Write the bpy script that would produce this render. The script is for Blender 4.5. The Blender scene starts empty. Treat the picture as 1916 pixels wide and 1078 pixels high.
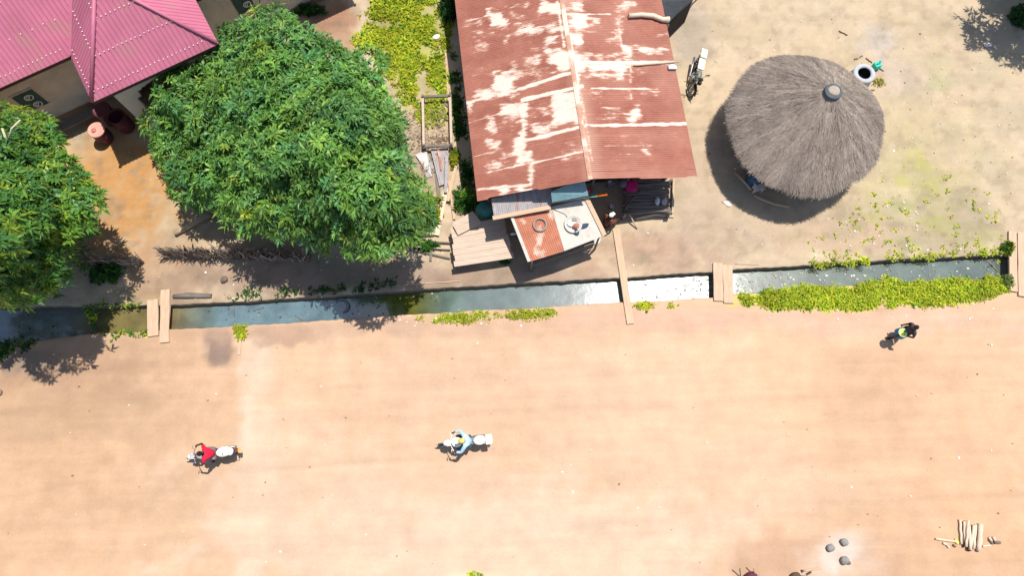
import bpy, bmesh, math, random
import numpy as np
from mathutils import Vector, Matrix
random.seed(7)
rng = np.random.default_rng(11)
SC = bpy.context.scene
COL = SC.collection
R = math.radians

# ------------------------------------------------------------------ camera model (metres; Z up; camera above the origin)
H, TILT, F = 26.0, R(15), 1300.0
ST, CT = math.sin(TILT), math.cos(TILT)
SUN = Vector((.22, .245, 1.0)).normalized()

def at(px, py, z=0.0):
    """measured photo point -> world point on the level z"""
    u = (px - 958) / F; v = (539 - py) / F
    k = (H - z) / (CT - v * ST)
    return Vector((u * k, (ST + v * CT) * k, z))

def proj(X, Y, Z):
    zc = Y * ST - (Z - H) * CT; yc = Y * CT + (Z - H) * ST
    return 958 + F * X / zc, 539 - F * yc / zc

# ------------------------------------------------------------------ mesh builder
class MB:
    def __init__(s): s.v = []; s.f = []; s.sm = []; s.mi = []; s.c = []; s.col = (1, 1, 1); s.m = 0
    def add(s, vs, fs, smooth=False):
        b = len(s.v)
        for p in vs: s.v.append((float(p[0]), float(p[1]), float(p[2]))); s.c.append(s.col)
        for f in fs: s.f.append(tuple(b + i for i in f)); s.sm.append(smooth); s.mi.append(s.m)
        return s
    def box(s, c, d, rot=None, taper=1.0, jit=0):
        c = Vector(c); hx, hy, hz = d[0] / 2, d[1] / 2, d[2] / 2
        vs = []
        for z in (-1, 1):
            t = taper if z > 0 else 1
            for x, y in ((-1, -1), (1, -1), (1, 1), (-1, 1)):
                p = Vector((x * hx * t, y * hy * t, z * hz))
                if jit: p += Vector([random.uniform(-jit, jit) for _ in range(3)])
                if rot is not None: p = rot @ p
                vs.append(c + p)
        return s.add(vs, [(3, 2, 1, 0), (4, 5, 6, 7), (0, 1, 5, 4), (1, 2, 6, 5), (2, 3, 7, 6), (3, 0, 4, 7)])
    def bar(s, p0, p1, w, h, up=(0, 0, 1), jit=0):
        p0, p1 = Vector(p0), Vector(p1); x = (p1 - p0); L = x.length; x.normalize()
        upv = Vector(up)
        y = upv.cross(x)
        if y.length < 1e-4: y = Vector((0, 1, 0)).cross(x)
        y.normalize(); z = x.cross(y)
        M = Matrix((x, y, z)).transposed()
        return s.box((p0 + p1) / 2, (L, w, h), M, jit=jit)
    def tube(s, pts, r, n=8, cap=True, smooth=True):
        pts = [Vector(p) for p in pts]; k = len(pts)
        rs = r if isinstance(r, (list, tuple)) else [r] * k
        vs = []; fs = []
        ref = Vector((0, 0, 1)); 
        t0 = (pts[-1] - pts[0]).normalized()
        if abs(t0.dot(ref)) > .9: ref = Vector((1, 0, 0))
        for i, p in enumerate(pts):
            a = pts[max(i - 1, 0)]; b = pts[min(i + 1, k - 1)]
            t = (b - a)
            if t.length < 1e-9: t = t0
            t = t.normalized()
            u = t.cross(ref)
            if u.length < 1e-3: u = t.cross(Vector((0, 1, 0)))
            u.normalize(); w = u.cross(t)
            for j in range(n):
                a2 = 2 * math.pi * j / n
                vs.append(p + (u * math.cos(a2) + w * math.sin(a2)) * rs[i])
        for i in range(k - 1):
            for j in range(n):
                fs.append((i * n + j, i * n + (j + 1) % n, (i + 1) * n + (j + 1) % n, (i + 1) * n + j))
        s.add(vs, fs, smooth)
        if cap:
            b = len(s.v) - k * n
            for ring, rev in ((0, False), (k - 1, True)):
                f = [b + ring * n + j for j in range(n)]
                if not rev: f = f[::-1]
                s.f.append(tuple(f)); s.sm.append(False); s.mi.append(s.m)
        return s
    def lathe(s, prof, c=(0, 0, 0), n=20, rot=None, closed=False, smooth=True, sx=1, sy=1):
        c = Vector(c); vs = []; fs = []; k = len(prof)
        for (r, z) in prof:
            for j in range(n):
                a = 2 * math.pi * j / n
                p = Vector((r * math.cos(a) * sx, r * math.sin(a) * sy, z))
                if rot is not None: p = rot @ p
                vs.append(c + p)
        for i in range(k if closed else k - 1):
            i2 = (i + 1) % k
            for j in range(n):
                fs.append((i * n + j, i * n + (j + 1) % n, i2 * n + (j + 1) % n, i2 * n + j))
        return s.add(vs, fs, smooth)
    def torus(s, c, R0, r, rot=None, n=28, m=8, squash=1.0):
        return s.lathe([(R0 + r * math.cos(2 * math.pi * i / m), squash * r * math.sin(2 * math.pi * i / m)) for i in range(m)], c, n, rot, closed=True)
    def ball(s, c, d, rot=None, n=14, m=9, noise=0.0, seed=0, freq=2.0):
        c = Vector(c); vs = []; fs = []
        rr = random.Random(seed); ph = [(rr.uniform(0, 6), rr.uniform(.6, 1.4) * freq, rr.uniform(-1, 1), rr.uniform(-1, 1), rr.uniform(-1, 1)) for _ in range(6)]
        for i in range(m + 1):
            th = math.pi * i / m
            for j in range(n):
                a = 2 * math.pi * j / n
                u = Vector((math.sin(th) * math.cos(a), math.sin(th) * math.sin(a), math.cos(th)))
                q = 1.0
                if noise:
                    q += noise * sum(math.sin(p0 + f * (x * u.x + y * u.y + z * u.z) * 2) for p0, f, x, y, z in ph) / 3
                p = Vector((u.x * d[0] / 2 * q, u.y * d[1] / 2 * q, u.z * d[2] / 2 * q))
                if rot is not None: p = rot @ p
                vs.append(c + p)
        for i in range(m):
            for j in range(n):
                fs.append((i * n + j, (i + 1) * n + j, (i + 1) * n + (j + 1) % n, i * n + (j + 1) % n))
        return s.add(vs, fs, True)
    def prism(s, poly, z0, z1):
        """poly: list of (x, y); extruded from z0 to z1 (z values may be lists)"""
        n = len(poly)
        a = [z0] * n if not isinstance(z0, (list, tuple)) else z0
        b = [z1] * n if not isinstance(z1, (list, tuple)) else z1
        vs = [(p[0], p[1], a[i]) for i, p in enumerate(poly)] + [(p[0], p[1], b[i]) for i, p in enumerate(poly)]
        fs = [tuple(range(n))[::-1], tuple(range(n, 2 * n))] + [(i, (i + 1) % n, n + (i + 1) % n, n + i) for i in range(n)]
        return s.add(vs, fs)
    def sheet(s, poly, t):
        """3-D polygon given thickness t along its normal"""
        P = [Vector(p) for p in poly]; nrm = (P[1] - P[0]).cross(P[2] - P[0]).normalized()
        if nrm.z < 0: P = P[::-1]; nrm = -nrm
        n = len(P)
        vs = [p - nrm * t for p in P] + P
        fs = [tuple(range(n))[::-1], tuple(range(n, 2 * n))] + [(i, (i + 1) % n, n + (i + 1) % n, n + i) for i in range(n)]
        return s.add(vs, fs)
    def corr(s, poly, along, pitch, amp, seg=6, nv=2, t=.006, prof='sin'):
        """corrugated sheet over a convex 3-D polygon; the flutes run along the vector `along`"""
        P = [Vector(p) for p in poly]; nrm = (P[1] - P[0]).cross(P[2] - P[0]).normalized()
        if nrm.z < 0: nrm = -nrm
        v = Vector(along); v = (v - nrm * v.dot(nrm)).normalized(); u = v.cross(nrm).normalized()
        O = P[0]; q = [((p - O).dot(u), (p - O).dot(v)) for p in P]
        u0 = min(a for a, b in q) + 1e-4; u1 = max(a for a, b in q) - 1e-4
        nu = max(2, int((u1 - u0) / pitch * seg)); vs = []; fs = []
        for i in range(nu + 1):
            uu = u0 + (u1 - u0) * i / nu
            hits = []
            for k in range(len(q)):
                (a, b), (c, d) = q[k], q[(k + 1) % len(q)]
                if (a - uu) * (c - uu) <= 0 and abs(a - c) > 1e-9: hits.append(b + (d - b) * (uu - a) / (c - a))
            lo, hi = min(hits), max(hits)
            w = math.sin(2 * math.pi * (uu - u0) / pitch)
            if prof == 'rib': w = max(-.2, min(1, (w - .35) * 4))
            for k in range(nv):
                vs.append(O + u * uu + v * (lo + (hi - lo) * k / (nv - 1)) + nrm * (amp * w))
        for i in range(nu):
            for k in range(nv - 1):
                a = i * nv + k; fs.append((a, a + nv, a + nv + 1, a + 1))
        s.add(vs, fs, prof == 'sin')
        return s
    def build(s, name, mat, parent=None, origin=None, local=False, bevel=0):
        """vertices are world coordinates unless local; origin sets the object's location"""
        me = bpy.data.meshes.new(name)
        off = Vector((0, 0, 0))
        if not local:
            if parent is not None:
                p = parent
                while p is not None: off += p.location; p = p.parent
            if origin is not None: off += Vector(origin) if parent is None else (Vector(origin) - off)
        me.from_pydata([(v[0] - off.x, v[1] - off.y, v[2] - off.z) for v in s.v], [], s.f)
        me.polygons.foreach_set('use_smooth', s.sm)
        mats = mat if isinstance(mat, (list, tuple)) else [mat]
        for m in mats: me.materials.append(m)
        if len(mats) > 1: me.polygons.foreach_set('material_index', s.mi)
        if any(c != (1, 1, 1) for c in s.c):
            a = me.attributes.new('Col', 'FLOAT_COLOR', 'POINT')
            a.data.foreach_set('color', np.array([(c[0], c[1], c[2], 1) for c in s.c], dtype=np.float32).ravel())
        me.update()
        o = bpy.data.objects.new(name, me); COL.objects.link(o)
        if parent is not None: o.parent = parent
        elif not local and origin is not None: o.location = origin
        if bevel:
            b = o.modifiers.new('bevel', 'BEVEL'); b.width = bevel; b.segments = 2; b.limit_method = 'ANGLE'
        return o

def mesh_np(name, V, Q, mat, cols=None, parent=None, origin=None, smooth=False):
    me = bpy.data.meshes.new(name)
    V = np.asarray(V, dtype=np.float64).copy(); Q = np.asarray(Q, dtype=np.int32)
    off = np.zeros(3)
    if parent is not None:
        p = parent
        while p is not None: off += np.array(p.location); p = p.parent
    elif origin is not None: off = np.array(origin, dtype=float)
    V -= off
    k = Q.shape[1]
    me.vertices.add(len(V)); me.vertices.foreach_set('co', V.astype(np.float32).ravel())
    me.loops.add(Q.size); me.loops.foreach_set('vertex_index', Q.ravel())
    me.polygons.add(len(Q)); me.polygons.foreach_set('loop_start', np.arange(0, Q.size, k, dtype=np.int32))
    me.polygons.foreach_set('use_smooth', np.full(len(Q), smooth))
    if cols is not None:
        a = me.attributes.new('Col', 'FLOAT_COLOR', 'POINT')
        c4 = np.ones((len(V), 4), dtype=np.float32); c4[:, :3] = cols
        a.data.foreach_set('color', c4.ravel())
    me.materials.append(mat); me.update(calc_edges=True); me.validate()
    o = bpy.data.objects.new(name, me); COL.objects.link(o)
    if parent is not None: o.parent = parent
    elif origin is not None: o.location = origin
    return o

def tag(o, label, cat, group=None, kind=None):
    if label: o['label'] = label
    if cat: o['category'] = cat
    if group: o['group'] = group
    if kind: o['kind'] = kind
    return o
def thing(name, label, cat, loc=(0, 0, 0), rot=(0, 0, 0), group=None):
    o = bpy.data.objects.new(name, None); COL.objects.link(o); o.empty_display_size = .2
    o.location = loc; o.rotation_euler = rot
    return tag(o, label, cat, group)
def struct(o): o['kind'] = 'structure'; return o

# ------------------------------------------------------------------ materials
def new_mat(name):
    m = bpy.data.materials.new(name); m.use_nodes = True
    return m, m.node_tree.nodes, m.node_tree.links, m.node_tree.nodes['Principled BSDF']

def M(name, col, rough=.8, var=.18, scale=4.0, bump=.0, bscale=60, metal=0, attr=False, spec=.3, stretch=None, var2=None, tint=None, coord='Object'):
    m, N, L, B = new_mat(name)
    B.inputs['Roughness'].default_value = rough; B.inputs['Metallic'].default_value = metal
    B.inputs['Specular IOR Level'].default_value = spec
    tc = N.new('ShaderNodeTexCoord'); mp = N.new('ShaderNodeMapping')
    L.new(tc.outputs[coord], mp.inputs['Vector'])
    if stretch: mp.inputs['Scale'].default_value = stretch
    n1 = N.new('ShaderNodeTexNoise'); n1.inputs['Scale'].default_value = scale; n1.inputs['Detail'].default_value = 8; n1.inputs['Roughness'].default_value = .62
    L.new(mp.outputs[0], n1.inputs['Vector'])
    mr = N.new('ShaderNodeMapRange'); mr.inputs[1].default_value = .25; mr.inputs[2].default_value = .75
    mr.inputs[3].default_value = 1 - var; mr.inputs[4].default_value = 1 + var
    L.new(n1.outputs['Fac'], mr.inputs[0])
    mul = N.new('ShaderNodeMix'); mul.data_type = 'RGBA'; mul.blend_type = 'MULTIPLY'; mul.inputs[0].default_value = 1
    if attr:
        a = N.new('ShaderNodeAttribute'); a.attribute_name = 'Col'; L.new(a.outputs['Color'], mul.inputs[6])
    else: mul.inputs[6].default_value = (*col, 1)
    L.new(mr.outputs[0], mul.inputs[7])
    out = mul.outputs[2]
    if tint:   # second colour in worn patches
        n2 = N.new('ShaderNodeTexNoise'); n2.inputs['Scale'].default_value = tint[1]; n2.inputs['Detail'].default_value = 6
        L.new(mp.outputs[0], n2.inputs['Vector'])
        r2 = N.new('ShaderNodeMapRange'); r2.inputs[1].default_value = tint[2]; r2.inputs[2].default_value = tint[2] + .1
        L.new(n2.outputs['Fac'], r2.inputs[0])
        mx = N.new('ShaderNodeMix'); mx.data_type = 'RGBA'; L.new(r2.outputs[0], mx.inputs[0]); L.new(out, mx.inputs[6]); mx.inputs[7].default_value = (*tint[0], 1)
        out = mx.outputs[2]
    L.new(out, B.inputs['Base Color'])
    if bump:
        nb = N.new('ShaderNodeTexNoise'); nb.inputs['Scale'].default_value = bscale; nb.inputs['Detail'].default_value = 5
        L.new(mp.outputs[0], nb.inputs['Vector'])
        bp = N.new('ShaderNodeBump'); bp.inputs['Strength'].default_value = bump; bp.inputs['Distance'].default_value = .03
        L.new(nb.outputs['Fac'], bp.inputs['Height']); L.new(bp.outputs[0], B.inputs['Normal'])
    return m

def leaf_mat(name, transl=.25, rough=.5, spec=.3):
    m, N, L, B = new_mat(name)
    a = N.new('ShaderNodeAttribute'); a.attribute_name = 'Col'
    L.new(a.outputs['Color'], B.inputs['Base Color']); B.inputs['Roughness'].default_value = rough; B.inputs['Specular IOR Level'].default_value = spec
    tr = N.new('ShaderNodeBsdfTranslucent'); L.new(a.outputs['Color'], tr.inputs['Color'])
    mx = N.new('ShaderNodeMixShader'); mx.inputs[0].default_value = transl
    L.new(B.outputs[0], mx.inputs[1]); L.new(tr.outputs[0], mx.inputs[2])
    L.new(mx.outputs[0], N['Material Output'].inputs['Surface'])
    return m

def soil_mat():
    m, N, L, B = new_mat('soil')
    B.inputs['Roughness'].default_value = .95; B.inputs['Specular IOR Level'].default_value = .1
    a = N.new('ShaderNodeAttribute'); a.attribute_name = 'Col'
    g = N.new('ShaderNodeTexCoord')
    def noise(scale, det, lo, hi, stretch=None, rough=.6):
        n = N.new('ShaderNodeTexNoise'); n.inputs['Scale'].default_value = scale; n.inputs['Detail'].default_value = det; n.inputs['Roughness'].default_value = rough
        if stretch:
            mp = N.new('ShaderNodeMapping'); mp.inputs['Scale'].default_value = stretch; mp.inputs['Rotation'].default_value = (0, 0, R(-3)); L.new(g.outputs['Object'], mp.inputs['Vector']); L.new(mp.outputs[0], n.inputs['Vector'])
        else: L.new(g.outputs['Object'], n.inputs['Vector'])
        r = N.new('ShaderNodeMapRange'); r.inputs[1].default_value = .3; r.inputs[2].default_value = .7; r.inputs[3].default_value = lo; r.inputs[4].default_value = hi
        L.new(n.outputs['Fac'], r.inputs[0]); return n, r.outputs[0]
    n1, o1 = noise(1.3, 7, .90, 1.07)
    n2, o2 = noise(11, 6, .955, 1.035)
    n3, o3 = noise(1.0, 6, .95, 1.045, (.25, 3.2, 1))
    n4, o4 = noise(70, 3, .955, 1.04)
    cur = a.outputs['Color']
    for o in (o1, o2, o3, o4):
        mul = N.new('ShaderNodeMix'); mul.data_type = 'RGBA'; mul.blend_type = 'MULTIPLY'; mul.inputs[0].default_value = 1
        L.new(cur, mul.inputs[6]); L.new(o, mul.inputs[7]); cur = mul.outputs[2]
    L.new(cur, B.inputs['Base Color'])
    bp = N.new('ShaderNodeBump'); bp.inputs['Strength'].default_value = .35; bp.inputs['Distance'].default_value = .03
    ad = N.new('ShaderNodeMath'); ad.operation = 'ADD'; L.new(n2.outputs['Fac'], ad.inputs[0]); L.new(n4.outputs['Fac'], ad.inputs[1])
    L.new(ad.outputs[0], bp.inputs['Height']); L.new(bp.outputs[0], B.inputs['Normal'])
    return m

def water_mat():
    m, N, L, B = new_mat('murky_water')
    g = N.new('ShaderNodeTexCoord'); at_ = N.new('ShaderNodeAttribute'); at_.attribute_name = 'Col'
    n = N.new('ShaderNodeTexNoise'); n.inputs['Scale'].default_value = 1.7; n.inputs['Detail'].default_value = 6; L.new(g.outputs['Object'], n.inputs['Vector'])
    r = N.new('ShaderNodeMapRange'); r.inputs[1].default_value = .3; r.inputs[2].default_value = .7; r.inputs[3].default_value = .72; r.inputs[4].default_value = 1.3; L.new(n.outputs['Fac'], r.inputs[0])
    mul = N.new('ShaderNodeMix'); mul.data_type = 'RGBA'; mul.blend_type = 'MULTIPLY'; mul.inputs[0].default_value = 1
    L.new(at_.outputs['Color'], mul.inputs[6]); L.new(r.outputs[0], mul.inputs[7]); L.new(mul.outputs[2], B.inputs['Base Color'])
    B.inputs['Roughness'].default_value = .088; B.inputs['IOR'].default_value = 2.3
    w = N.new('ShaderNodeTexNoise'); w.inputs['Scale'].default_value = 4; w.inputs['Detail'].default_value = 3; L.new(g.outputs['Object'], w.inputs['Vector'])
    bp = N.new('ShaderNodeBump'); bp.inputs['Strength'].default_value = .05; bp.inputs['Distance'].default_value = .05
    L.new(w.outputs['Fac'], bp.inputs['Height']); L.new(bp.outputs[0], B.inputs['Normal'])
    return m

def rust_roof_mat():
    """red oxide sheet with the pale bare patches given by the 'wear' attribute broken up by noise"""
    m, N, L, B = new_mat('rusty_painted_sheet')
    g = N.new('ShaderNodeTexCoord'); wa = N.new('ShaderNodeAttribute'); wa.attribute_name = 'wear'
    def noise(scale, det, stretch, rough=.6):
        mp = N.new('ShaderNodeMapping'); mp.inputs['Scale'].default_value = stretch; L.new(g.outputs['Object'], mp.inputs['Vector'])
        n = N.new('ShaderNodeTexNoise'); n.inputs['Scale'].default_value = scale; n.inputs['Detail'].default_value = det; n.inputs['Roughness'].default_value = rough
        L.new(mp.outputs[0], n.inputs['Vector']); return n.outputs['Fac']
    a = noise(5, 9, (.6, 2.2, 1), .78); b = noise(1, 4, (4, 34, 1), .7)
    c = noise(.9, 5, (1, 1.5, 1)); d = noise(14, 4, (.5, 3, 1))
    def math_(op, x, y):
        k = N.new('ShaderNodeMath'); k.operation = op
        for i, z in enumerate((x, y)):
            if isinstance(z, (int, float)): k.inputs[i].default_value = z
            else: L.new(z, k.inputs[i])
        return k.outputs[0]
    s = math_('ADD', math_('MULTIPLY', a, .58), math_('MULTIPLY', b, .42))
    s = math_('ADD', s, math_('MULTIPLY', math_('SUBTRACT', wa.outputs['Fac'], .5), .36))
    r = N.new('ShaderNodeMapRange'); r.inputs[1].default_value = .50; r.inputs[2].default_value = .615; L.new(s, r.inputs[0])
    base = N.new('ShaderNodeValToRGB'); e = base.color_ramp.elements
    e[0].position = .3; e[0].color = (.26, .088, .06, 1); e[1].position = .72; e[1].color = (.37, .15, .105, 1)
    L.new(c, base.inputs[0])
    m1 = N.new('ShaderNodeMix'); m1.data_type = 'RGBA'; m1.blend_type = 'MULTIPLY'; m1.inputs[0].default_value = 1; L.new(base.outputs[0], m1.inputs[6])
    r2 = N.new('ShaderNodeMapRange'); r2.inputs[1].default_value = .3; r2.inputs[2].default_value = .7; r2.inputs[3].default_value = .84; r2.inputs[4].default_value = 1.12; L.new(d, r2.inputs[0]); L.new(r2.outputs[0], m1.inputs[7])
    du = N.new('ShaderNodeAttribute'); du.attribute_name = 'dust'
    md = N.new('ShaderNodeMix'); md.data_type = 'RGBA'; L.new(du.outputs['Fac'], md.inputs[0]); L.new(m1.outputs[2], md.inputs[6]); md.inputs[7].default_value = (.52, .33, .24, 1)
    rh = N.new('ShaderNodeMapRange'); rh.inputs[1].default_value = .44; rh.inputs[2].default_value = .56; rh.inputs[4].default_value = .6; L.new(s, rh.inputs[0])
    mh = N.new('ShaderNodeMix'); mh.data_type = 'RGBA'; L.new(rh.outputs[0], mh.inputs[0]); L.new(md.outputs[2], mh.inputs[6]); mh.inputs[7].default_value = (.52, .27, .19, 1)
    m2 = N.new('ShaderNodeMix'); m2.data_type = 'RGBA'; L.new(r.outputs[0], m2.inputs[0]); L.new(mh.outputs[2], m2.inputs[6]); m2.inputs[7].default_value = (.66, .56, .47, 1)
    L.new(m2.outputs[2], B.inputs['Base Color']); B.inputs['Roughness'].default_value = .7; B.inputs['Specular IOR Level'].default_value = .25
    return m

def wood(name, col, var=.3, bump=.2, rough=.85, tint=None):
    return M(name, col, rough, var, 3.0, bump, 14, stretch=(.6, 7, 7), tint=tint)

MT = {}
MT['soil'] = soil_mat(); MT['water'] = water_mat(); MT['rust_roof'] = rust_roof_mat()
MT['leaf'] = leaf_mat('tree_leaf', .30, .45, .35); MT['grass'] = leaf_mat('grass_blade', .42, .6, .2)
MT['bark'] = M('bark', (.20, .15, .10), .9, .35, 6, .5, 25)
MT['pink'] = M('pink_sheet', (.47, .145, .22), .55, .14, .9, 0, spec=.3, tint=((.43, .17, .20), 1.1, .54))
MT['screw'] = M('pale_screw', (.78, .62, .66), .5, .05)
MT['plaster'] = M('grey_plaster', (.62, .55, .44), .9, .16, 1.4, .2, 30, tint=((.52, .46, .37), .9, .56))
MT['plaster_pale'] = M('pale_plaster', (.70, .68, .62), .9, .1, 2, .15, 30)
MT['mud'] = M('mud_plaster', (.27, .19, .13), .95, .25, 2, .4, 20)
MT['dark'] = M('dark_interior', (.03, .025, .02), .9, .2)
MT['teal_shutter'] = M('teal_shutter', (.012, .07, .065), .5, .15)
MT['white'] = M('white_paint', (.75, .74, .70), .6, .08)
MT['plank'] = wood('pale_plank', (.52, .36, .245), .2)
MT['plank_grey'] = wood('weathered_board', (.50, .385, .30), .2)
MT['old_wood'] = wood('old_grey_wood', (.17, .145, .125), .35)
MT['stick'] = wood('dry_stick', (.46, .35, .24), .25)
MT['darkstick'] = M('dry_twigs', (.17, .125, .10), .9, .35, 8)
MT['log_pale'] = wood('peeled_log', (.60, .50, .38), .18)
MT['firewood'] = wood('split_firewood', (.64, .50, .38), .16)
MT['charred'] = M('charred_end', (.10, .055, .035), .9, .3, 10)
MT['thatch'] = M('thatch_straw', (1, 1, 1), .95, .2, 9, .0, attr=True, spec=.1)
MT['tyre'] = M('tyre_rubber', (.035, .033, .032), .75, .3, 10, .2, 40)
MT['tyre_dusty'] = M('dusty_tyre_rubber', (.17, .18, .185), .85, .25, 6, .2, 40)
MT['well'] = M('well_concrete', (.42, .43, .44), .85, .15, 5, .2, 40)
MT['black'] = M('black_paint', (.012, .012, .012), .45, .3, 8)
MT['chrome'] = M('worn_chrome', (.55, .55, .56), .3, .1, 8, metal=1)
MT['steel'] = M('galvanised_sheet', (.40, .38, .37), .55, .2, 3, metal=.35)
MT['grey_sheet'] = M('grey_roof_sheet', (.33, .30, .30), .7, .25, 2.5, tint=((.30, .17, .13), 1.6, .6), stretch=(3, 1, 1))
MT['whitish'] = M('whitish_sheet', (.50, .475, .42), .8, .12, 3, .1, 20, tint=((.44, .36, .30), 2.2, .55))
MT['rust'] = M('rust_sheet', (.42, .16, .095), .8, .22, 3, tint=((.56, .42, .34), 2.2, .57), stretch=(1, 1, 1))
MT['teal_cloth'] = M('teal_tarp', (.16, .29, .32), .7, .2, 5, .3, 30)
MT['green_teal'] = M('teal_cover', (.05, .19, .19), .7, .3, 3, .3, 20)
MT['charcoal'] = M('charcoal_tarp', (.035, .038, .045), .6, .3, 3, .3, 12)
MT['barrel'] = M('maroon_plastic', (.10, .025, .035), .5, .15)
MT['bucket'] = M('pink_bucket_lid', (.62, .30, .24), .55, .12, 6)
MT['bucket_in'] = M('pink_bucket_knob', (.42, .15, .12), .55, .12, 6)
MT['turq'] = M('turquoise_plastic', (.03, .52, .38), .45, .08)
MT['stone'] = M('hearth_stone', (.25, .235, .215), .9, .25, 6, .4, 20)
MT['palestone'] = M('pale_stone', (.62, .55, .5), .9, .15, 6, .4, 20)
MT['skin'] = M('dark_skin', (.07, .038, .024), .55, .1, 10)
MT['hair'] = M('black_hair', (.012, .011, .012), .8, .3, 60, .4, 120)
MT['red_shirt'] = M('red_shirt', (.60, .012, .045), .85, .12, 14, .3, 30)
MT['white_cloth'] = M('white_cloth', (.70, .72, .66), .85, .08, 10, .2, 30)
MT['grey_cloth'] = M('grey_trousers', (.20, .20, .22), .85, .15, 10, .2, 30)
MT['blue_shirt'] = M('light_blue_shirt', (.42, .60, .72), .85, .1, 14, .3, 30)
MT['teal_trouser'] = M('dark_teal_trousers', (.015, .085, .12), .85, .15, 14, .3, 30)
MT['yellow'] = M('yellow_cap', (.75, .52, .13), .6, .06)
MT['basin'] = M('lime_basin', (.62, .72, .25), .5, .08)
MT['purple_shirt'] = M('dark_purple_shirt', (.055, .04, .06), .85, .2, 14, .3, 30)
MT['blue_skirt'] = M('blue_skirt', (.03, .24, .46), .85, .15, 14, .3, 30)
MT['brown_shirt'] = M('brown_shirt', (.16, .055, .035), .85, .15, 14, .3, 30)
MT['pink_cloth'] = M('magenta_cloth', (.62, .02, .16), .8, .2, 8, .5, 20)
MT['mauve_cloth'] = M('mauve_cloth', (.30, .22, .27), .8, .2, 8, .5, 20)
MT['ltblue'] = M('pale_blue_bag', (.48, .55, .60), .6, .15, 8, .3, 20)
MT['cream'] = M('cream_paint', (.72, .66, .52), .5, .06)
MT['silver'] = M('silver_paint', (.58, .58, .58), .35, .1, metal=.5)
MT['teal_paint'] = M('teal_paint', (.02, .25, .30), .35, .08)
MT['orange'] = M('orange_paint', (.75, .17, .03), .5, .06)
MT['red_lens'] = M('red_lens', (.45, .04, .05), .3, .05)
MT['blue_rag'] = M('navy_rag', (.04, .06, .10), .85, .3, 8, .3, 20)
MT['barrel_blue'] = M('blue_drum', (.03, .09, .17), .5, .2)

# ------------------------------------------------------------------ camera, sun, sky
cd = bpy.data.cameras.new('camera'); cam = bpy.data.objects.new('camera', cd); COL.objects.link(cam)
cam.location = (0, 0, H); cam.rotation_euler = (TILT, 0, 0)
cd.sensor_width = 36; cd.lens = 36 * F / 1916; cd.clip_end = 2000; cd.clip_start = .1
SC.camera = cam
w = bpy.data.worlds.new('World'); SC.world = w; w.use_nodes = True
sk = w.node_tree.nodes.new('ShaderNodeTexSky'); sk.sky_type = 'NISHITA'; sk.sun_disc = False
sk.sun_elevation = math.asin(SUN.z); sk.sun_rotation = math.atan2(SUN.x, SUN.y)
sk.dust_density = 1.0; sk.air_density = 1.0
bg = w.node_tree.nodes['Background']; w.node_tree.links.new(sk.outputs[0], bg.inputs[0]); bg.inputs[1].default_value = .105
sl = bpy.data.lights.new('sun', 'SUN'); sl.energy = 4.4; sl.angle = R(.5); sl.color = (1, .955, .88)
so = bpy.data.objects.new('sun', sl); COL.objects.link(so); so.rotation_euler = SUN.to_track_quat('Z', 'Y').to_euler(); so.location = (8, 9, 40)
SC.cycles.sample_clamp_direct = 1.6
SC.view_settings.view_transform = 'Standard'; SC.view_settings.look = 'None'; SC.view_settings.gamma = 1; SC.view_settings.exposure = .42

# ------------------------------------------------------------------ ground, road, ditch, water
NE = [(-160, 571), (0, 573), (190, 572), (275, 571), (318, 570), (396, 567), (531, 559), (732, 545), (900, 534), (1030, 526), (1155, 520), (1330, 508), (1374, 504), (1506, 496), (1647, 487), (1728, 483), (1875, 476), (2060, 470)]
SE = [(-160, 668), (0, 650), (90, 634), (185, 624), (250, 621), (318, 617), (467, 609), (627, 599), (752, 590), (900, 581), (1030, 575), (1120, 568), (1187, 565), (1333, 557), (1374, 551), (1506, 541), (1570, 536), (1740, 528), (1885, 521), (2060, 512)]
def edge_fn(pts):
    P = np.array([list(at(*p))[:2] for p in pts])
    return lambda x: np.interp(x, P[:, 0], P[:, 1])
def wob(x, s): return .012 * np.sin(x * 2.1 + s) + .008 * np.sin(x * 7.7 + 2 * s) + .007 * np.sin(x * 17 + 3 * s)
_ne, _se = edge_fn(NE), edge_fn(SE)
yn = lambda x: _ne(x) + wob(x, 1.0)
ys = lambda x: _se(x) + wob(x, 4.0)

def vnoise(X, Y, sc, seed):
    r = np.random.default_rng(seed); g = r.random((64, 64))
    x = X * sc; y = Y * sc; xi = np.floor(x).astype(int); yi = np.floor(y).astype(int)
    fx = x - xi; fy = y - yi; fx = fx * fx * (3 - 2 * fx); fy = fy * fy * (3 - 2 * fy)
    G = lambda a, b: g[a % 64, b % 64]
    return (G(xi, yi) * (1 - fx) + G(xi + 1, yi) * fx) * (1 - fy) + (G(xi, yi + 1) * (1 - fx) + G(xi + 1, yi + 1) * fx) * fy
def fbm(X, Y, sc, seed):
    return (vnoise(X, Y, sc, seed) + .5 * vnoise(X, Y, sc * 2.1, seed + 1) + .25 * vnoise(X, Y, sc * 4.3, seed + 2)) / 1.75

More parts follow.
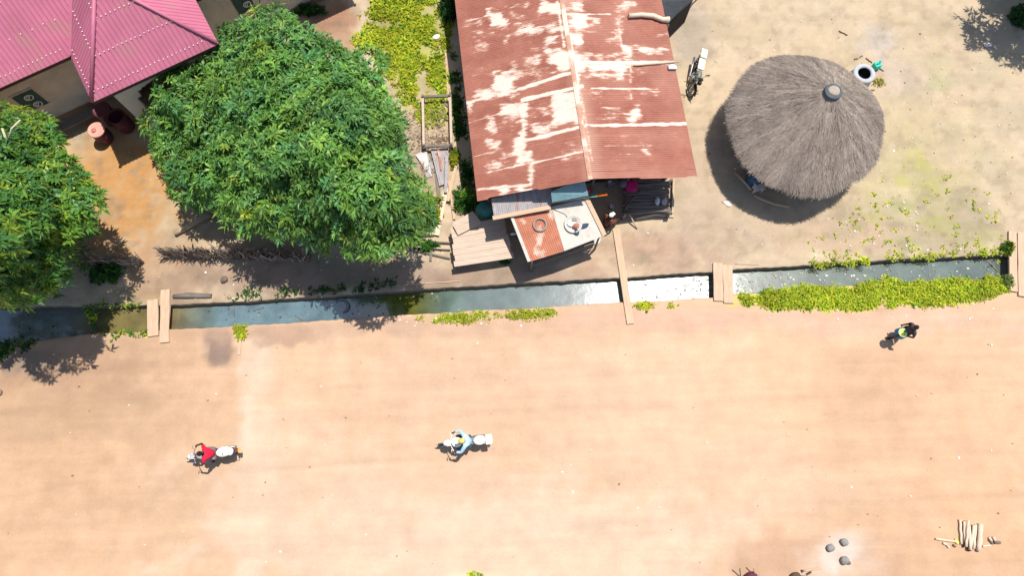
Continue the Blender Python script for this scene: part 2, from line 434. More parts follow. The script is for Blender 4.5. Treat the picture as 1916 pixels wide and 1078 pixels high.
ROAD = [  # px, py, rx, ry, albedo, strength : where the soil itself changes colour
    (60, 800, 520, 330, (.41, .265, .165), .85), (240, 1050, 420, 240, (.48, .31, .19), .6), (1010, 900, 640, 300, (.53, .36, .245), .75), (950, 1060, 560, 150, (.56, .41, .30), .8), (560, 960, 240, 170, (.54, .385, .275), .6),
    (475, 900, 36, 420, (.56, .42, .31), .5), (470, 700, 26, 130, (.55, .43, .34), .5),
    (1750, 760, 420, 150, (.535, .335, .205), .5), (1700, 1040, 330, 90, (.48, .305, .185), .75), (1500, 1070, 190, 70, (.42, .265, .175), .85), (1850, 950, 180, 120, (.50, .315, .19), .6),
    (1575, 1030, 42, 34, (.56, .51, .47), .95), (1577, 1040, 70, 56, (.53, .41, .32), .6),
    (412, 648, 34, 40, (.22, .155, .125), .9), (520, 625, 130, 22, (.32, .21, .15), .7), (700, 615, 300, 24, (.42, .28, .2), .6),
    (1150, 600, 330, 30, (.49, .31, .225), .6), (1640, 600, 340, 30, (.52, .335, .25), .6), (120, 690, 190, 50, (.37, .23, .15), .6), (40, 680, 90, 36, (.20, .16, .13), .75),
    (1440, 562, 70, 18, (.42, .45, .05), .9), (1580, 558, 110, 24, (.42, .45, .05), .95), (1740, 548, 120, 26, (.42, .45, .05), .95), (1850, 536, 50, 18, (.34, .35, .06), .8), (870, 594, 90, 9, (.36, .35, .08), .8), (1000, 586, 50, 8, (.36, .35, .08), .8),
    (895, 1085, 60, 14, (.62, .5, .34), .7)]
NORTH = [
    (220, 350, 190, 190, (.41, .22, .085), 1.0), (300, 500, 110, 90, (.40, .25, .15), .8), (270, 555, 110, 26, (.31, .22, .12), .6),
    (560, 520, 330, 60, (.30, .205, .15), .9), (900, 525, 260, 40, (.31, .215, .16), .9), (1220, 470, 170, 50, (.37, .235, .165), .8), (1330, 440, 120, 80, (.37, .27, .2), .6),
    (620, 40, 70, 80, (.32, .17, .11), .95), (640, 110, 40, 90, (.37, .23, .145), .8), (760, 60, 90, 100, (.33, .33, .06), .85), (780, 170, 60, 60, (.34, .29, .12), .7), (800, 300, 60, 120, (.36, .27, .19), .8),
    (1290, 60, 60, 90, (.34, .28, .23), .8), (1300, 330, 60, 160, (.39, .29, .21), .5), (1640, 80, 46, 60, (.42, .365, .32), .85), (1680, 150, 60, 60, (.42, .345, .29), .6),
    (1700, 430, 240, 80, (.34, .28, .18), .85), (1690, 330, 90, 120, (.40, .355, .19), .55), (1800, 250, 70, 60, (.40, .35, .21), .45), (1870, 330, 60, 80, (.36, .315, .2), .45), (1850, 130, 60, 50, (.38, .32, .22), .45), (1560, 440, 160, 50, (.42, .30, .21), .7), (1700, 250, 120, 120, (.40, .325, .19), .5), (1790, 150, 50, 120, (.48, .365, .25), .5),
    (1760, 350, 90, 60, (.32, .29, .13), .45), (1760, 120, 40, 50, (.37, .34, .18), .4), (1890, 220, 60, 70, (.33, .28, .2), .5), (1590, 240, 60, 60, (.47, .36, .25), .5), (1715, 300, 26, 34, (.38, .35, .10), .6), (1690, 340, 20, 16, (.36, .34, .10), .6), (1760, 420, 40, 20, (.33, .31, .10), .6), (1640, 405, 22, 12, (.34, .33, .10), .5), (1745, 345, 24, 20, (.37, .34, .12), .6), (1690, 385, 28, 14, (.30, .32, .12), .5), (1840, 440, 40, 26, (.33, .31, .13), .6), (1600, 425, 16, 10, (.33, .32, .1), .5), (1700, 455, 40, 14, (.3, .28, .14), .6), (1755, 160, 34, 26, (.36, .35, .18), .6), (1490, 440, 26, 14, (.36, .33, .16), .4), (1860, 60, 80, 60, (.32, .25, .18), .5)]
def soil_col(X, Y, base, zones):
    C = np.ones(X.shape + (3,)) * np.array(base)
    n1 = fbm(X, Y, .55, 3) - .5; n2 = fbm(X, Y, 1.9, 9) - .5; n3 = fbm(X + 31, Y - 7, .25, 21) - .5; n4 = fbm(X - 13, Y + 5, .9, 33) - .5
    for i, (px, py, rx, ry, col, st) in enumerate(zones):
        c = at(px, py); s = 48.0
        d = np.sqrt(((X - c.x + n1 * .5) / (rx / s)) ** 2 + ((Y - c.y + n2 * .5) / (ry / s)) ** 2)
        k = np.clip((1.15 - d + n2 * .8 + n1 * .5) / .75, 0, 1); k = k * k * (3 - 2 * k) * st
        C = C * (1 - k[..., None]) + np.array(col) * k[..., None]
    if zones is NORTH:
        g1 = np.clip((fbm(X + 3, Y + 8, .75, 51) - .52) * 5, 0, 1) * .45; g2 = np.clip((fbm(X - 9, Y + 2, 2.6, 57) - .56) * 6, 0, 1) * .4; g3 = np.clip((fbm(X, Y, 6.5, 63) - .6) * 8, 0, 1) * .35
        for g, col in ((g1, (.33, .275, .185)), (g2, (.30, .225, .15)), (g3, (.50, .42, .33))): C = C * (1 - g[..., None]) + C.mean(-1, keepdims=True) / .36 * np.array(col) * g[..., None]
    C *= (1 + .22 * n3 + .10 * n1)[..., None]
    C *= (1 + np.stack([.03 * n4, .05 * n4 + .0 * n3, .12 * n4], -1))
    return np.clip(C, .02, .9)

def tracks(X, Y):
    """faint lengthwise wheel tracks worn into the road soil"""
    v = _se(X) - Y; t = np.zeros_like(X)
    for i, (o, a, w) in enumerate([(1.1, -.05, .16), (1.9, .05, .3), (2.7, -.06, .12), (3.05, .05, .1), (3.9, -.05, .14), (4.6, .06, .4), (5.3, -.07, .11), (5.6, .05, .1), (6.4, -.05, .16), (7.2, .06, .35), (7.9, -.06, .12), (8.8, .05, .3)]):
        m = o + .5 * (vnoise(X, X * 0 + i, .09, 91) - .5) + .12 * (vnoise(X, X * 0 + i, .5, 92) - .5) + .012 * X * (1 if i % 3 else -1.2)
        t += a * np.exp(-((v - m) / w) ** 2) * np.clip(2.2 * (fbm(X * .5, Y * 2, .6, 93 + i) - .28), 0, 1)
    return t
def axis(lo, hi, step, ext):
    a = np.arange(lo, hi + 1e-6, step)
    pre = [lo - e for e in ext[::-1]]; post = [hi + e for e in ext]
    return np.array(pre + list(a) + post)
EXT = list(np.arange(.7, 25, .7)) + [40, 90, 220]
XS = axis(-24, 24, .10, EXT)
def terrain(name, north):
    d = np.concatenate([[0, .035, .08], np.arange(.16, 14.0 if north else 11.5, .10), np.arange(14.5, 50, .7), [60, 100, 240]])
    e = yn(XS) if north else ys(XS)
    X = np.repeat(XS[:, None], len(d), 1)
    flat = np.linspace(0, 1, 1)
    Y = e[:, None] + (d[None, :] if north else -d[None, :])
    Z = np.zeros_like(X)
    Z += .012 * (fbm(X, Y, .8, 40) - .5) * np.clip(d / .5, 0, 1)[None, :]
    Z += -.03 * np.clip(1 - d / .05, 0, 1)[None, :]
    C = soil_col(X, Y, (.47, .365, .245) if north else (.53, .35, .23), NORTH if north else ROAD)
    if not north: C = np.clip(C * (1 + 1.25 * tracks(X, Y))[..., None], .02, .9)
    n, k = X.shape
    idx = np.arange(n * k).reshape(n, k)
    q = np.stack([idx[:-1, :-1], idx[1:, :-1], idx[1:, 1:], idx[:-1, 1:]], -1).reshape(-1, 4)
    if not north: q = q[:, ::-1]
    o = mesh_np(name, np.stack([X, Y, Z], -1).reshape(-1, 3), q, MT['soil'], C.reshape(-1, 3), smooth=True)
    return struct(o)
terrain('ground', True); terrain('road', False)

WATER_Z = -.34
def ditch():
    xs = np.concatenate([[-240, -60], np.arange(-24, 24.01, .1), [60, 240]])
    V = []; C = []
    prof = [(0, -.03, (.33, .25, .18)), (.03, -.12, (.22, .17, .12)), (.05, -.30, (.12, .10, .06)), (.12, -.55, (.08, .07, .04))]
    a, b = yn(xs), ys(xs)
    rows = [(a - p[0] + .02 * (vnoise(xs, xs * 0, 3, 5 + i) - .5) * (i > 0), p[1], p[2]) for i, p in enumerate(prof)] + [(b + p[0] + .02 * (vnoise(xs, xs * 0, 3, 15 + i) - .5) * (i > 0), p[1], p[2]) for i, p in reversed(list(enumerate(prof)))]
    for y, z, c in rows:
        V.append(np.stack([xs, y, np.full_like(xs, z)], -1)); C.append(np.tile(c, (len(xs), 1)))
    n = len(xs); k = len(rows)
    V = np.concatenate(V); C = np.concatenate(C)
    idx = np.arange(n * k).reshape(k, n)
    q = np.stack([idx[:-1, :-1], idx[1:, :-1], idx[1:, 1:], idx[:-1, 1:]], -1).reshape(-1, 4)
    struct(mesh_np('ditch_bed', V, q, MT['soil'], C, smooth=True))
    V = np.concatenate([np.stack([xs, a - .03, np.full_like(xs, WATER_Z)], -1), np.stack([xs, b + .03, np.full_like(xs, WATER_Z)], -1)])
    idx = np.arange(2 * n).reshape(2, n)
    q = np.stack([idx[0, :-1], idx[1, :-1], idx[1, 1:], idx[0, 1:]], -1)
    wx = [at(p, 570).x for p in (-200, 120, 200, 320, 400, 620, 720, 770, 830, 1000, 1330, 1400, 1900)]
    wc_ = [(.13, .15, .15), (.13, .145, .135), (.15, .12, .045), (.15, .125, .06), (.11, .165, .18), (.09, .15, .16), (.08, .085, .015), (.10, .10, .014), (.085, .125, .105), (.08, .12, .115), (.09, .12, .115), (.105, .135, .105), (.095, .125, .10)]  # murk colour by stretch; blue-grey stretches have sky reflection painted into the colour
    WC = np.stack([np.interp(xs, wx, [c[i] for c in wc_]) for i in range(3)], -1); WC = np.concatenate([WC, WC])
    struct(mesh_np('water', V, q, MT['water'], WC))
ditch()

# ------------------------------------------------------------------ foliage
def rosettes(cen, nrm, size, k, cols, up=.5, droop=.35, width=.2, seed=0, spread=1.0, jit=.12):
    """leaf whorls: every centre gets k narrow leaves, each a bent four-sided blade"""
    r = np.random.default_rng(seed); n = len(cen)
    nrm = nrm / np.linalg.norm(nrm, axis=1, keepdims=True)
    a = np.where(np.abs(nrm[:, 2:3]) < .9, np.array([[0, 0, 1.]]), np.array([[1., 0, 0]]))
    t = np.cross(nrm, a); t /= np.linalg.norm(t, axis=1, keepdims=True); b = np.cross(nrm, t)
    ph = (np.arange(k)[None, :] / k * 2 * np.pi * 1.0 + r.random((n, k)) * .9 + r.random((n, 1)) * 6.28)
    el = r.normal(up, .28, (n, k))
    rad = t[:, None] * np.cos(ph)[..., None] + b[:, None] * np.sin(ph)[..., None]
    d = rad * np.cos(el)[..., None] * spread + nrm[:, None] * np.sin(el)[..., None]
    d /= np.linalg.norm(d, axis=2, keepdims=True)
    L = size[:, None] * r.uniform(.65, 1.2, (n, k))
    side = np.cross(d, nrm[:, None]); sn = np.linalg.norm(side, axis=2, keepdims=True); side = side / np.maximum(sn, 1e-3)
    W = (L * width * r.uniform(.8, 1.2, (n, k)) * .5)[..., None]
    base = cen[:, None] + r.normal(0, jit, (n, k, 3)) * size[:, None, None]
    mid = base + d * (L * .5)[..., None]
    tip = base + d * (L * .95)[..., None] + np.array([0, 0, -1.]) * (L * droop * r.uniform(.4, 1.3, (n, k)))[..., None]
    V = np.stack([base, mid - side * W, tip, mid + side * W], 2).reshape(-1, 3)
    Q = np.arange(len(V)).reshape(-1, 4)
    c = np.repeat(cols[:, None], k, 1) * r.uniform(.72, 1.3, (n, k, 1))
    C = np.repeat(c.reshape(-1, 3), 4, 0)
    return V, Q, C

def in_poly(px, py, poly):
    P = np.array(poly, float); n = len(P); ins = np.zeros(px.shape, bool)
    for i in range(n):
        x0, y0 = P[i]; x1, y1 = P[(i + 1) % n]
        c = ((y0 > py) != (y1 > py)) & (px < (x1 - x0) * (py - y0) / (y1 - y0 + 1e-12) + x0)
        ins ^= c
    return ins
def poly_dist(px, py, poly):
    P = np.array(poly, float); d = np.full(px.shape, 1e9)
    for i in range(len(P)):
        a = P[i]; b = P[(i + 1) % len(P)]; e = b - a
        t = np.clip(((px - a[0]) * e[0] + (py - a[1]) * e[1]) / (e @ e), 0, 1)
        d = np.minimum(d, np.hypot(px - a[0] - t * e[0], py - a[1] - t * e[1]))
    return d

def pick_leaf_cols(n, r, mood):
    pal = {'mango': [((.075, .18, .04), .22), ((.12, .25, .045), .42), ((.09, .24, .085), .20), ((.18, .31, .05), .14), ((.30, .34, .03), .02)],
           'yellow': [((.045, .14, .035), .26), ((.08, .19, .03), .34), ((.14, .26, .025), .22), ((.25, .32, .02), .13), ((.05, .16, .06), .05)]}[mood]
    i = r.choice(len(pal), n, p=[p for _, p in pal])
    return np.array([c for c, _ in pal])[i] * r.uniform(.8, 1.25, (n, 1))

def tree(label, outline, z_edge, z_top, trunk_px, mood, seed, nclump, dips=(), clump_r=(.5, .92), per=44, edge_px=34, leaf=.36, limbs=9, group='leafy trees', zgrad=None):
    """crown of leaf clumps; the outline is its plan, measured at crown height"""
    r = np.random.default_rng(seed); P = np.array(outline, float)
    lo, hi = P.min(0), P.max(0)
    tb = at(*trunk_px, 0)
    root = thing('broadleaf_tree', label, 'tree', tb, group=group)
    span = min(hi - lo) / 2
    cl = []; mind = 34.0; tries = 0
    while len(cl) < nclump and tries < 30000:
        tries += 1
        if tries % 3000 == 0: mind *= .88
        x, y = r.uniform(lo, hi)
        xa, ya = np.array([x]), np.array([y])
        if not in_poly(xa, ya, outline)[0]: continue
        d = poly_dist(xa, ya, outline)[0]
        if d < edge_px * .66: continue
        if any((x - dx) ** 2 + (y - dy) ** 2 < (dr * .56) ** 2 for dx, dy, dr, dz in dips): continue
        if any((x - c[0]) ** 2 + (y - c[1]) ** 2 < mind ** 2 for c in cl): continue
        q = min(1, (d - edge_px * .62) / (span * .85))
        z = z_edge + (z_top - z_edge) * math.sqrt(1 - (1 - q) ** 2) + r.normal(0, .5)
        dip = 0
        for (dx, dy, dr, dz) in dips: dip = max(dip, dz * math.exp(-((x - dx) ** 2 + (y - dy) ** 2) / dr ** 2))
        if zgrad: z *= np.interp(x, zgrad[0], zgrad[1])
        cl.append((x, y, z - dip, r.uniform(*clump_r), q))
    cen, nr, sz, cols = [], [], [], []
    cpos = []
    for (x, y, z, cr, q) in cl:
        c = np.array(at(x, y, z)); cpos.append((c, cr))
        tone = r.uniform(.9, 1.4); mix = pick_leaf_cols(1, r, mood)[0]
        k = int(per * (cr / .68) ** 2)
        u = r.normal(0, 1, (k, 3)); u[:, 2] = np.abs(u[:, 2]) - .3; u /= np.linalg.norm(u, axis=1, keepdims=True)
        rad = cr * r.uniform(.75, 1.05, (k, 1)) * np.array([[1.12, 1.12, .75]])
        cen.append(c + u * rad); nr.append(u + np.array([[0, 0, .55]]) + r.normal(0, .25, (k, 3)))
        sz.append(r.uniform(.75, 1.25, k) * leaf)
        cols.append((pick_leaf_cols(k, r, mood) * .65 + mix * .35) * tone)
    # skirts: lower, inner leaves that fill the body of the crown
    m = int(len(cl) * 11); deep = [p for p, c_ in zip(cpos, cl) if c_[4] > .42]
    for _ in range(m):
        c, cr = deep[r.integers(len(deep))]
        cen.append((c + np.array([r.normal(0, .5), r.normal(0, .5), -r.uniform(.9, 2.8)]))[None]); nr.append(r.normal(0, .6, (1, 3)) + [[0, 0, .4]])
        sz.append(np.array([leaf * r.uniform(.8, 1.3)])); cols.append(pick_leaf_cols(1, r, mood) * .75)  # inner leaf colour darkened, painting shade into the crown gaps
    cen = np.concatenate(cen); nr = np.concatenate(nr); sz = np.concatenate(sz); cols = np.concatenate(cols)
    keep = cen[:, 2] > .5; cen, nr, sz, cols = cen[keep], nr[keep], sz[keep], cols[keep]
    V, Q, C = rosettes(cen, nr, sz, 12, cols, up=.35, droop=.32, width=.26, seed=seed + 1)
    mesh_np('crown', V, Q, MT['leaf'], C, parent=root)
    t = MB(); zt = z_edge + .3
    t.tube([tb + Vector((0, 0, -.1)), tb + Vector((.06, .03, .6)), tb + Vector((.02, .08, 1.2)), tb + Vector((.1, .02, zt))], [.30, .24, .21, .19], 12)
    for i in range(limbs):
        c, cr = cpos[int(r.integers(len(cpos)))]
        e = Vector(c); s = tb + Vector((.05, .04, r.uniform(1.0, zt)))
        mid = s.lerp(e, .5) + Vector((r.normal(0, .15), r.normal(0, .15), .1))
        t.tube([s, mid, e], [.13, .08, .03], 7)
    t.build('trunk', MT['bark'], root)
    return root

BIG = [(292, 165), (340, 115), (385, 76), (450, 64), (505, 28), (560, 48), (612, 100), (655, 112), (690, 88), (722, 125), (700, 160), (735, 178), (752, 215), (742, 262), (752, 300), (772, 340), (797, 400), (775, 445), (722, 468), (668, 488), (610, 450), (548, 430), (470, 424), (410, 400), (372, 370), (320, 338), (306, 315), (292, 275), (286, 212)]
tree('large dark green mango tree with rounded crown between pink house and grass', BIG, 3.5, 6.9, (560, 410), 'mango', 5, 112, leaf=.30, per=58, zgrad=([300, 440, 600, 700], [.52, .62, .95, 1.0]),
     dips=[(365, 262, 50, 2.0), (560, 330, 48, 1.8), (470, 245, 32, 1.2), (640, 150, 32, 1.0), (425, 335, 36, 1.3), (505, 165, 28, .9), (640, 400, 32, 1.0), (690, 300, 28, .9), (400, 150, 28, .8), (590, 220, 28, .8), (500, 395, 28, .8)])
LEFT = [(-330, 220), (-250, 180), (-150, 165), (-60, 175), (0, 200), (45, 222), (85, 250), (118, 280), (125, 312), (150, 335), (192, 375), (172, 400), (160, 430), (120, 450), (132, 485), (105, 530), (55, 556), (0, 552), (-90, 570), (-200, 545), (-300, 470), (-350, 350)]
tree('yellow green tree at the left edge beside the ditch, pale branch showing at its top', LEFT, 3.4, 6.3, (-70, 530), 'yellow', 17, 92, leaf=.28, per=56,
     dips=[(40, 330, 34, 1.2), (60, 455, 34, .7), (150, 350, 20, .6)], edge_px=30)
# ------------------------------------------------------------------ bare branch of the left tree is part of that tree
lt = [o for o in COL.objects if o.name.startswith('broadleaf_tree')][-1]
b = MB(); b.tube([at(22, 290, 5.0), at(14, 268, 5.4), at(4, 240, 5.8)], [.05, .04, .03], 8); b.tube([at(14, 268, 5.4), at(22, 240, 5.9), at(38, 224, 6.0)], [.035, .03, .02], 8)
b.build('branch', MT['log_pale'], lt)
FAR = [(2013, -223), (2068, -268), (2168, -278), (2238, -218), (2248, -128), (2178, -83), (2088, -86), (2023, -133)]
tree('shadowy tree mostly outside the top right corner, casting shade on the yard', FAR, 2.4, 4.6, (2080, -100), 'mango', 29, 40, edge_px=26)

# ---- bushes and grass
def bush(name, label, px, py, rx, ry, h, cols, n, leaf, seed, cat='bush', k=9, group=None):
    r = np.random.default_rng(seed); base = at(px, py, 0)
    root = thing(name, label, cat, base, group=group)
    u = r.normal(0, 1, (n, 3)); u /= np.linalg.norm(u, axis=1, keepdims=True); u[:, 2] = np.abs(u[:, 2])
    rr = r.uniform(.25, 1.0, (n, 1)) ** .6
    lump = 1 + .25 * np.sin(u[:, :1] * 5 + seed) * np.cos(u[:, 1:2] * 4 + seed)
    cen = np.array(base) + u * rr * lump * np.array([rx / 48, ry / 48, h])
    cen[:, 2] = np.maximum(cen[:, 2], .06)
    cc = np.array(cols)[r.integers(len(cols), size=n)] * r.uniform(.7, 1.25, (n, 1))
    V, Q, C = rosettes(cen, u + [[0, 0, .6]], r.uniform(.7, 1.3, n) * leaf, k, cc, up=.5, droop=.25, width=.36, seed=seed)
    mesh_np('foliage', V, Q, MT['grass'], C, parent=root)
    t = MB()
    for i in range(5):
        a = i * 1.3 + seed; t.tube([base + Vector((0, 0, -.03)), base + Vector((math.cos(a) * rx / 110, math.sin(a) * ry / 110, h * .6))], [.018, .008], 5)
    t.build('stem', MT['bark'], root)
    return root
YG = [(.26, .30, .015), (.20, .26, .02), (.10, .19, .02), (.33, .33, .015)]
GG = [(.05, .17, .02), (.08, .22, .02), (.035, .12, .02), (.13, .25, .02)]
DG = [(.03, .10, .025), (.02, .07, .02), (.045, .13, .03)]
bush('leafy_bush', 'yellow green bush crowding the foot of the mango tree beside grey planks', 798, 398, 36, 44, .75, YG, 190, .15, 3)
bush('leafy_bush', 'bright green bush against the corner of the rusty roof', 872, 378, 30, 24, .8, GG, 150, .15, 4)
bush('leafy_bush', 'green bush in the shade of the left tree, just above the ditch', 200, 510, 40, 26, .6, DG + GG[:2], 170, .15, 5)
bush('leafy_bush', 'dark shaded bush between tall grass and the top of the rusty roof', 842, 18, 18, 40, .9, DG, 160, .15, 6)
bush('leafy_bush', 'dark green bush in deep shade at the top right corner', 1912, 36, 26, 26, .8, DG, 170, .17, 7)
bush('leafy_bush', 'narrow yellow green bush right of the wooden bed frame, nearest the plank pile', 851, 300, 9, 22, .35, YG, 80, .12, 8)
bush('leafy_bush', 'low dark bush growing along the foot of the grey house wall', 580, 22, 44, 10, .4, DG + GG[:1], 120, .13, 10)
bush('leafy_bush', 'small green bush wedged beside the right hand pair of slabs, north bank', 1882, 466, 9, 13, .35, GG + YG[:2], 60, .12, 12)
bush('leafy_bush', 'grey green bush beside the right hand pair of slabs, road side', 1882, 527, 12, 12, .3, [(.14, .22, .06), (.2, .26, .08)], 60, .12, 13)
bush('leafy_bush', 'small tuft of green leaves in the gap between plank table and stall', 945, 488, 12, 7, .25, GG[:1] + DG, 40, .12, 14)
bush('leafy_bush', 'low green bush among grey poles left of the plank table', 800, 462, 24, 12, .3, GG + DG, 80, .13, 15)

def grass(name, label, poly, n, size, cols, seed, dens=None, k=8, cat='grass', width=.22, up=.85):
    r = np.random.default_rng(seed); P = np.array(poly, float); lo, hi = P.min(0), P.max(0); pts = []
    while len(pts) < n:
        x = r.uniform(lo[0], hi[0], 4000); y = r.uniform(lo[1], hi[1], 4000)
        ok = in_poly(x + r.normal(0, 4, 4000), y + r.normal(0, 4, 4000), poly)
        W = np.array([list(at(a, b)) for a, b in zip(x[ok], y[ok])])
        if len(W) == 0: continue
        nz = fbm(W[:, 0], W[:, 1], 1.6, seed); pd = poly_dist(x[ok], y[ok], poly); ins = in_poly(x[ok], y[ok], poly); edge = np.where(ins, np.clip(pd / 13, 0, 1), 0) * .45 + .55 * ins
        keep = nz * (.55 + .45 * edge) > r.uniform(.26, .62, len(W))
        if dens is not None: keep &= r.random(len(W)) < dens(x[ok], y[ok])
        pts += list(W[keep])
    cen = np.array(pts[:n]); cen[:, 2] = .01
    nr = np.tile([0, 0, 1.], (n, 1)) + r.normal(0, .2, (n, 3))
    patch = fbm(cen[:, 0], cen[:, 1], 1.1, seed + 5)[:, None]
    cc = np.array(cols)[r.integers(len(cols), size=n)] * r.uniform(.75, 1.2, (n, 1)) * (.7 + .6 * patch)
    V, Q, C = rosettes(cen, nr, r.uniform(.35, 1.0, n) ** 1.5 * 2.0 * size, k, cc, up=up, droop=.3, width=width, seed=seed, jit=.3)
    V[:, 2] = np.maximum(V[:, 2], .004)
    return tag(mesh_np(name, V, Q, MT['grass'], C), label, cat, kind='stuff')
GY = [(.50, .56, .03), (.43, .52, .03), (.34, .45, .04), (.56, .54, .06)]
grass('grass', 'yellow green weeds carpeting the plot between mango tree and rusty roof',
      [(690, -20), (850, -20), (846, 60), (832, 110), (838, 180), (842, 230), (800, 250), (762, 200), (720, 140), (690, 90), (655, 95), (672, 30)], 4600, .095, GY + GY + GY + GG[1:2], 51,
      dens=lambda x, y: np.clip(1.25 - (y - 40) / 190, .12, 1) * np.clip((x - 640) / 60, .2, 1), k=8, width=.4, up=.35)
grass('grass', 'thick bright grass along the road side of the ditch right of the pair of planks',
      [(1378, 556), (1450, 541), (1500, 536), (1570, 540), (1640, 528), (1662, 520), (1700, 530), (1780, 524), (1850, 520), (1890, 522), (1900, 540), (1850, 556), (1790, 566), (1700, 576), (1600, 580), (1500, 574), (1440, 580), (1395, 570)], 7500, .088, GY + GY + GY + GG[1:2], 52, k=8, width=.3, up=.3)
grass('grass', 'thin strip of grass on the road edge below the middle of the ditch', [(780, 594), (860, 586), (960, 580), (1040, 580), (1042, 592), (960, 598), (860, 605), (790, 606)], 420, .085, GY, 53, k=7, width=.3)
grass('weeds', 'small scattered weeds in the bare soil above the right hand ditch', [(1545, 420), (1640, 330), (1800, 300), (1880, 380), (1885, 474), (1740, 480), (1600, 486), (1480, 480)], 150, .075, GY, 54, k=8, cat='weeds', width=.4, up=.5,
      dens=lambda x, y: np.clip((y - 320) / 160, .05, 1))
grass('weeds', 'line of small weeds along the upper lip of the right hand ditch', [(1520, 494), (1700, 480), (1880, 468), (1880, 476), (1700, 487), (1520, 500)], 110, .10, GY, 55, k=8, cat='weeds', width=.4, up=.6)
grass('weeds', 'short weeds on the ditch lips beside the left pair of planks', [(180, 624), (280, 618), (280, 626), (190, 632), (150, 570), (270, 562), (275, 572), (180, 575)], 110, .10, GY + GG, 56, k=7, cat='weeds', width=.35, up=.6)
grass('weeds', 'yellow weeds beside the thin board lying in the road near the ditch', [(440, 612), (462, 606), (466, 618), (456, 650), (446, 656), (444, 625)], 60, .10, GY, 57, k=7, cat='weeds', width=.35, up=.6)
grass('weeds', 'two low green tufts on the road edge between long plank and pair of planks', [(1190, 570), (1215, 566), (1262, 566), (1264, 574), (1220, 578), (1192, 580)], 50, .10, GY, 58, k=7, cat='weeds', width=.35, up=.6)
grass('weeds', 'green weeds in the shaded strip along the left eave of the rusty roof', [(838, 100), (852, 100), (885, 350), (868, 355), (846, 220)], 220, .13, GG + DG, 59, k=8, cat='weeds', width=.35, up=.6)
grass('weeds', 'dark weeds lining the shaded bank under the mango tree', [(420, 545), (560, 540), (740, 520), (740, 540), (560, 556), (420, 562)], 170, .08, DG + GG[:1], 60, k=6, cat='weeds', width=.4, up=.5)
grass('weeds', 'green weeds at the water edge under the left tree', [(-40, 640), (60, 628), (70, 642), (30, 668), (-40, 672)], 150, .12, DG + GG + YG[:1], 61, k=7, cat='weeds', width=.35, up=.6)
grass('weeds', 'yellow weed tuft on the bottom edge of the road', [(880, 1074), (908, 1074), (910, 1090), (878, 1090)], 26, .11, GY, 62, k=7, cat='weeds', width=.35, up=.6)
grass('straw', 'dry straw and dead leaves around the wooden bed frame', [(760, 215), (838, 190), (846, 290), (800, 330), (770, 290), (752, 250)], 330, .15, [(.42, .32, .22), (.34, .25, .17), (.5, .4, .3)], 63, k=4, cat='dry straw', width=.16, up=.05)

# ---- litter
def flecks(name, label, zones, seed, z=.012, cols=((.58, .5, .42), (.6, .47, .38), (.72, .68, .62), (.5, .4, .32)), cat='litter', smax=.055):
    r = random.Random(seed); m = MB()
    for (x0, y0, x1, y1, n) in zones:
        for _ in range(n):
            p = at(r.uniform(x0, x1), r.uniform(y0, y1), z); s = r.uniform(.25, 1) ** 2 * smax + .008; a = r.uniform(0, 3.1)
            m.col = r.choice(cols)
            k = r.randint(4, 6)
            poly = [(p.x + math.cos(a + i * 6.283 / k) * s * r.uniform(.5, 1.3), p.y + math.sin(a + i * 6.283 / k) * s * r.uniform(.4, 1)) for i in range(k)]
            m.prism(poly, z - .008, z + r.uniform(.004, .015))
    return tag(m.build(name, M(name + '_scraps', (1, 1, 1), .85, .1, attr=True)), label, cat, kind='stuff')
flecks('litter', 'pale scraps and pebbles scattered over the road and yards', [(0, 640, 1916, 1060, 75), (240, 480, 840, 560, 55), (1160, 430, 1500, 500, 18), (1500, 380, 1880, 480, 50), (1300, 20, 1900, 380, 110), (700, 590, 1000, 610, 22), (1400, 560, 1880, 600, 26), (760, 220, 850, 300, 26), (150, 270, 300, 460, 10)], 5)
flecks('pebbles', 'small brown clods scattered over the yards and the road', [(0, 640, 1916, 1060, 90), (1300, 20, 1900, 480, 150), (240, 480, 840, 560, 40)], 15, cols=((.2, .13, .09), (.28, .2, .14), (.35, .24, .16)), smax=.045, cat='pebbles')
flecks('floating_scum', 'white and brown scum floating on the right hand ditch water', [(1374, 505, 1500, 545, 70), (1500, 498, 1640, 530, 40), (1640, 490, 1880, 518, 46), (1190, 532, 1335, 560, 60), (1280, 520, 1335, 554, 80), (1225, 540, 1290, 560, 40)], 6, z=WATER_Z + .012, cols=((.5, .46, .38), (.3, .28, .23), (.62, .6, .52), (.2, .21, .2)), cat='scum', smax=.06)
flecks('floating_twigs', 'dark bits of leaf floating on the left hand ditch water', [(20, 585, 180, 625, 40), (390, 570, 640, 600, 40), (640, 555, 740, 592, 22)], 8, z=WATER_Z + .012, cols=((.05, .05, .045), (.1, .09, .06), (.3, .3, .26)), cat='floating leaves', smax=.05)

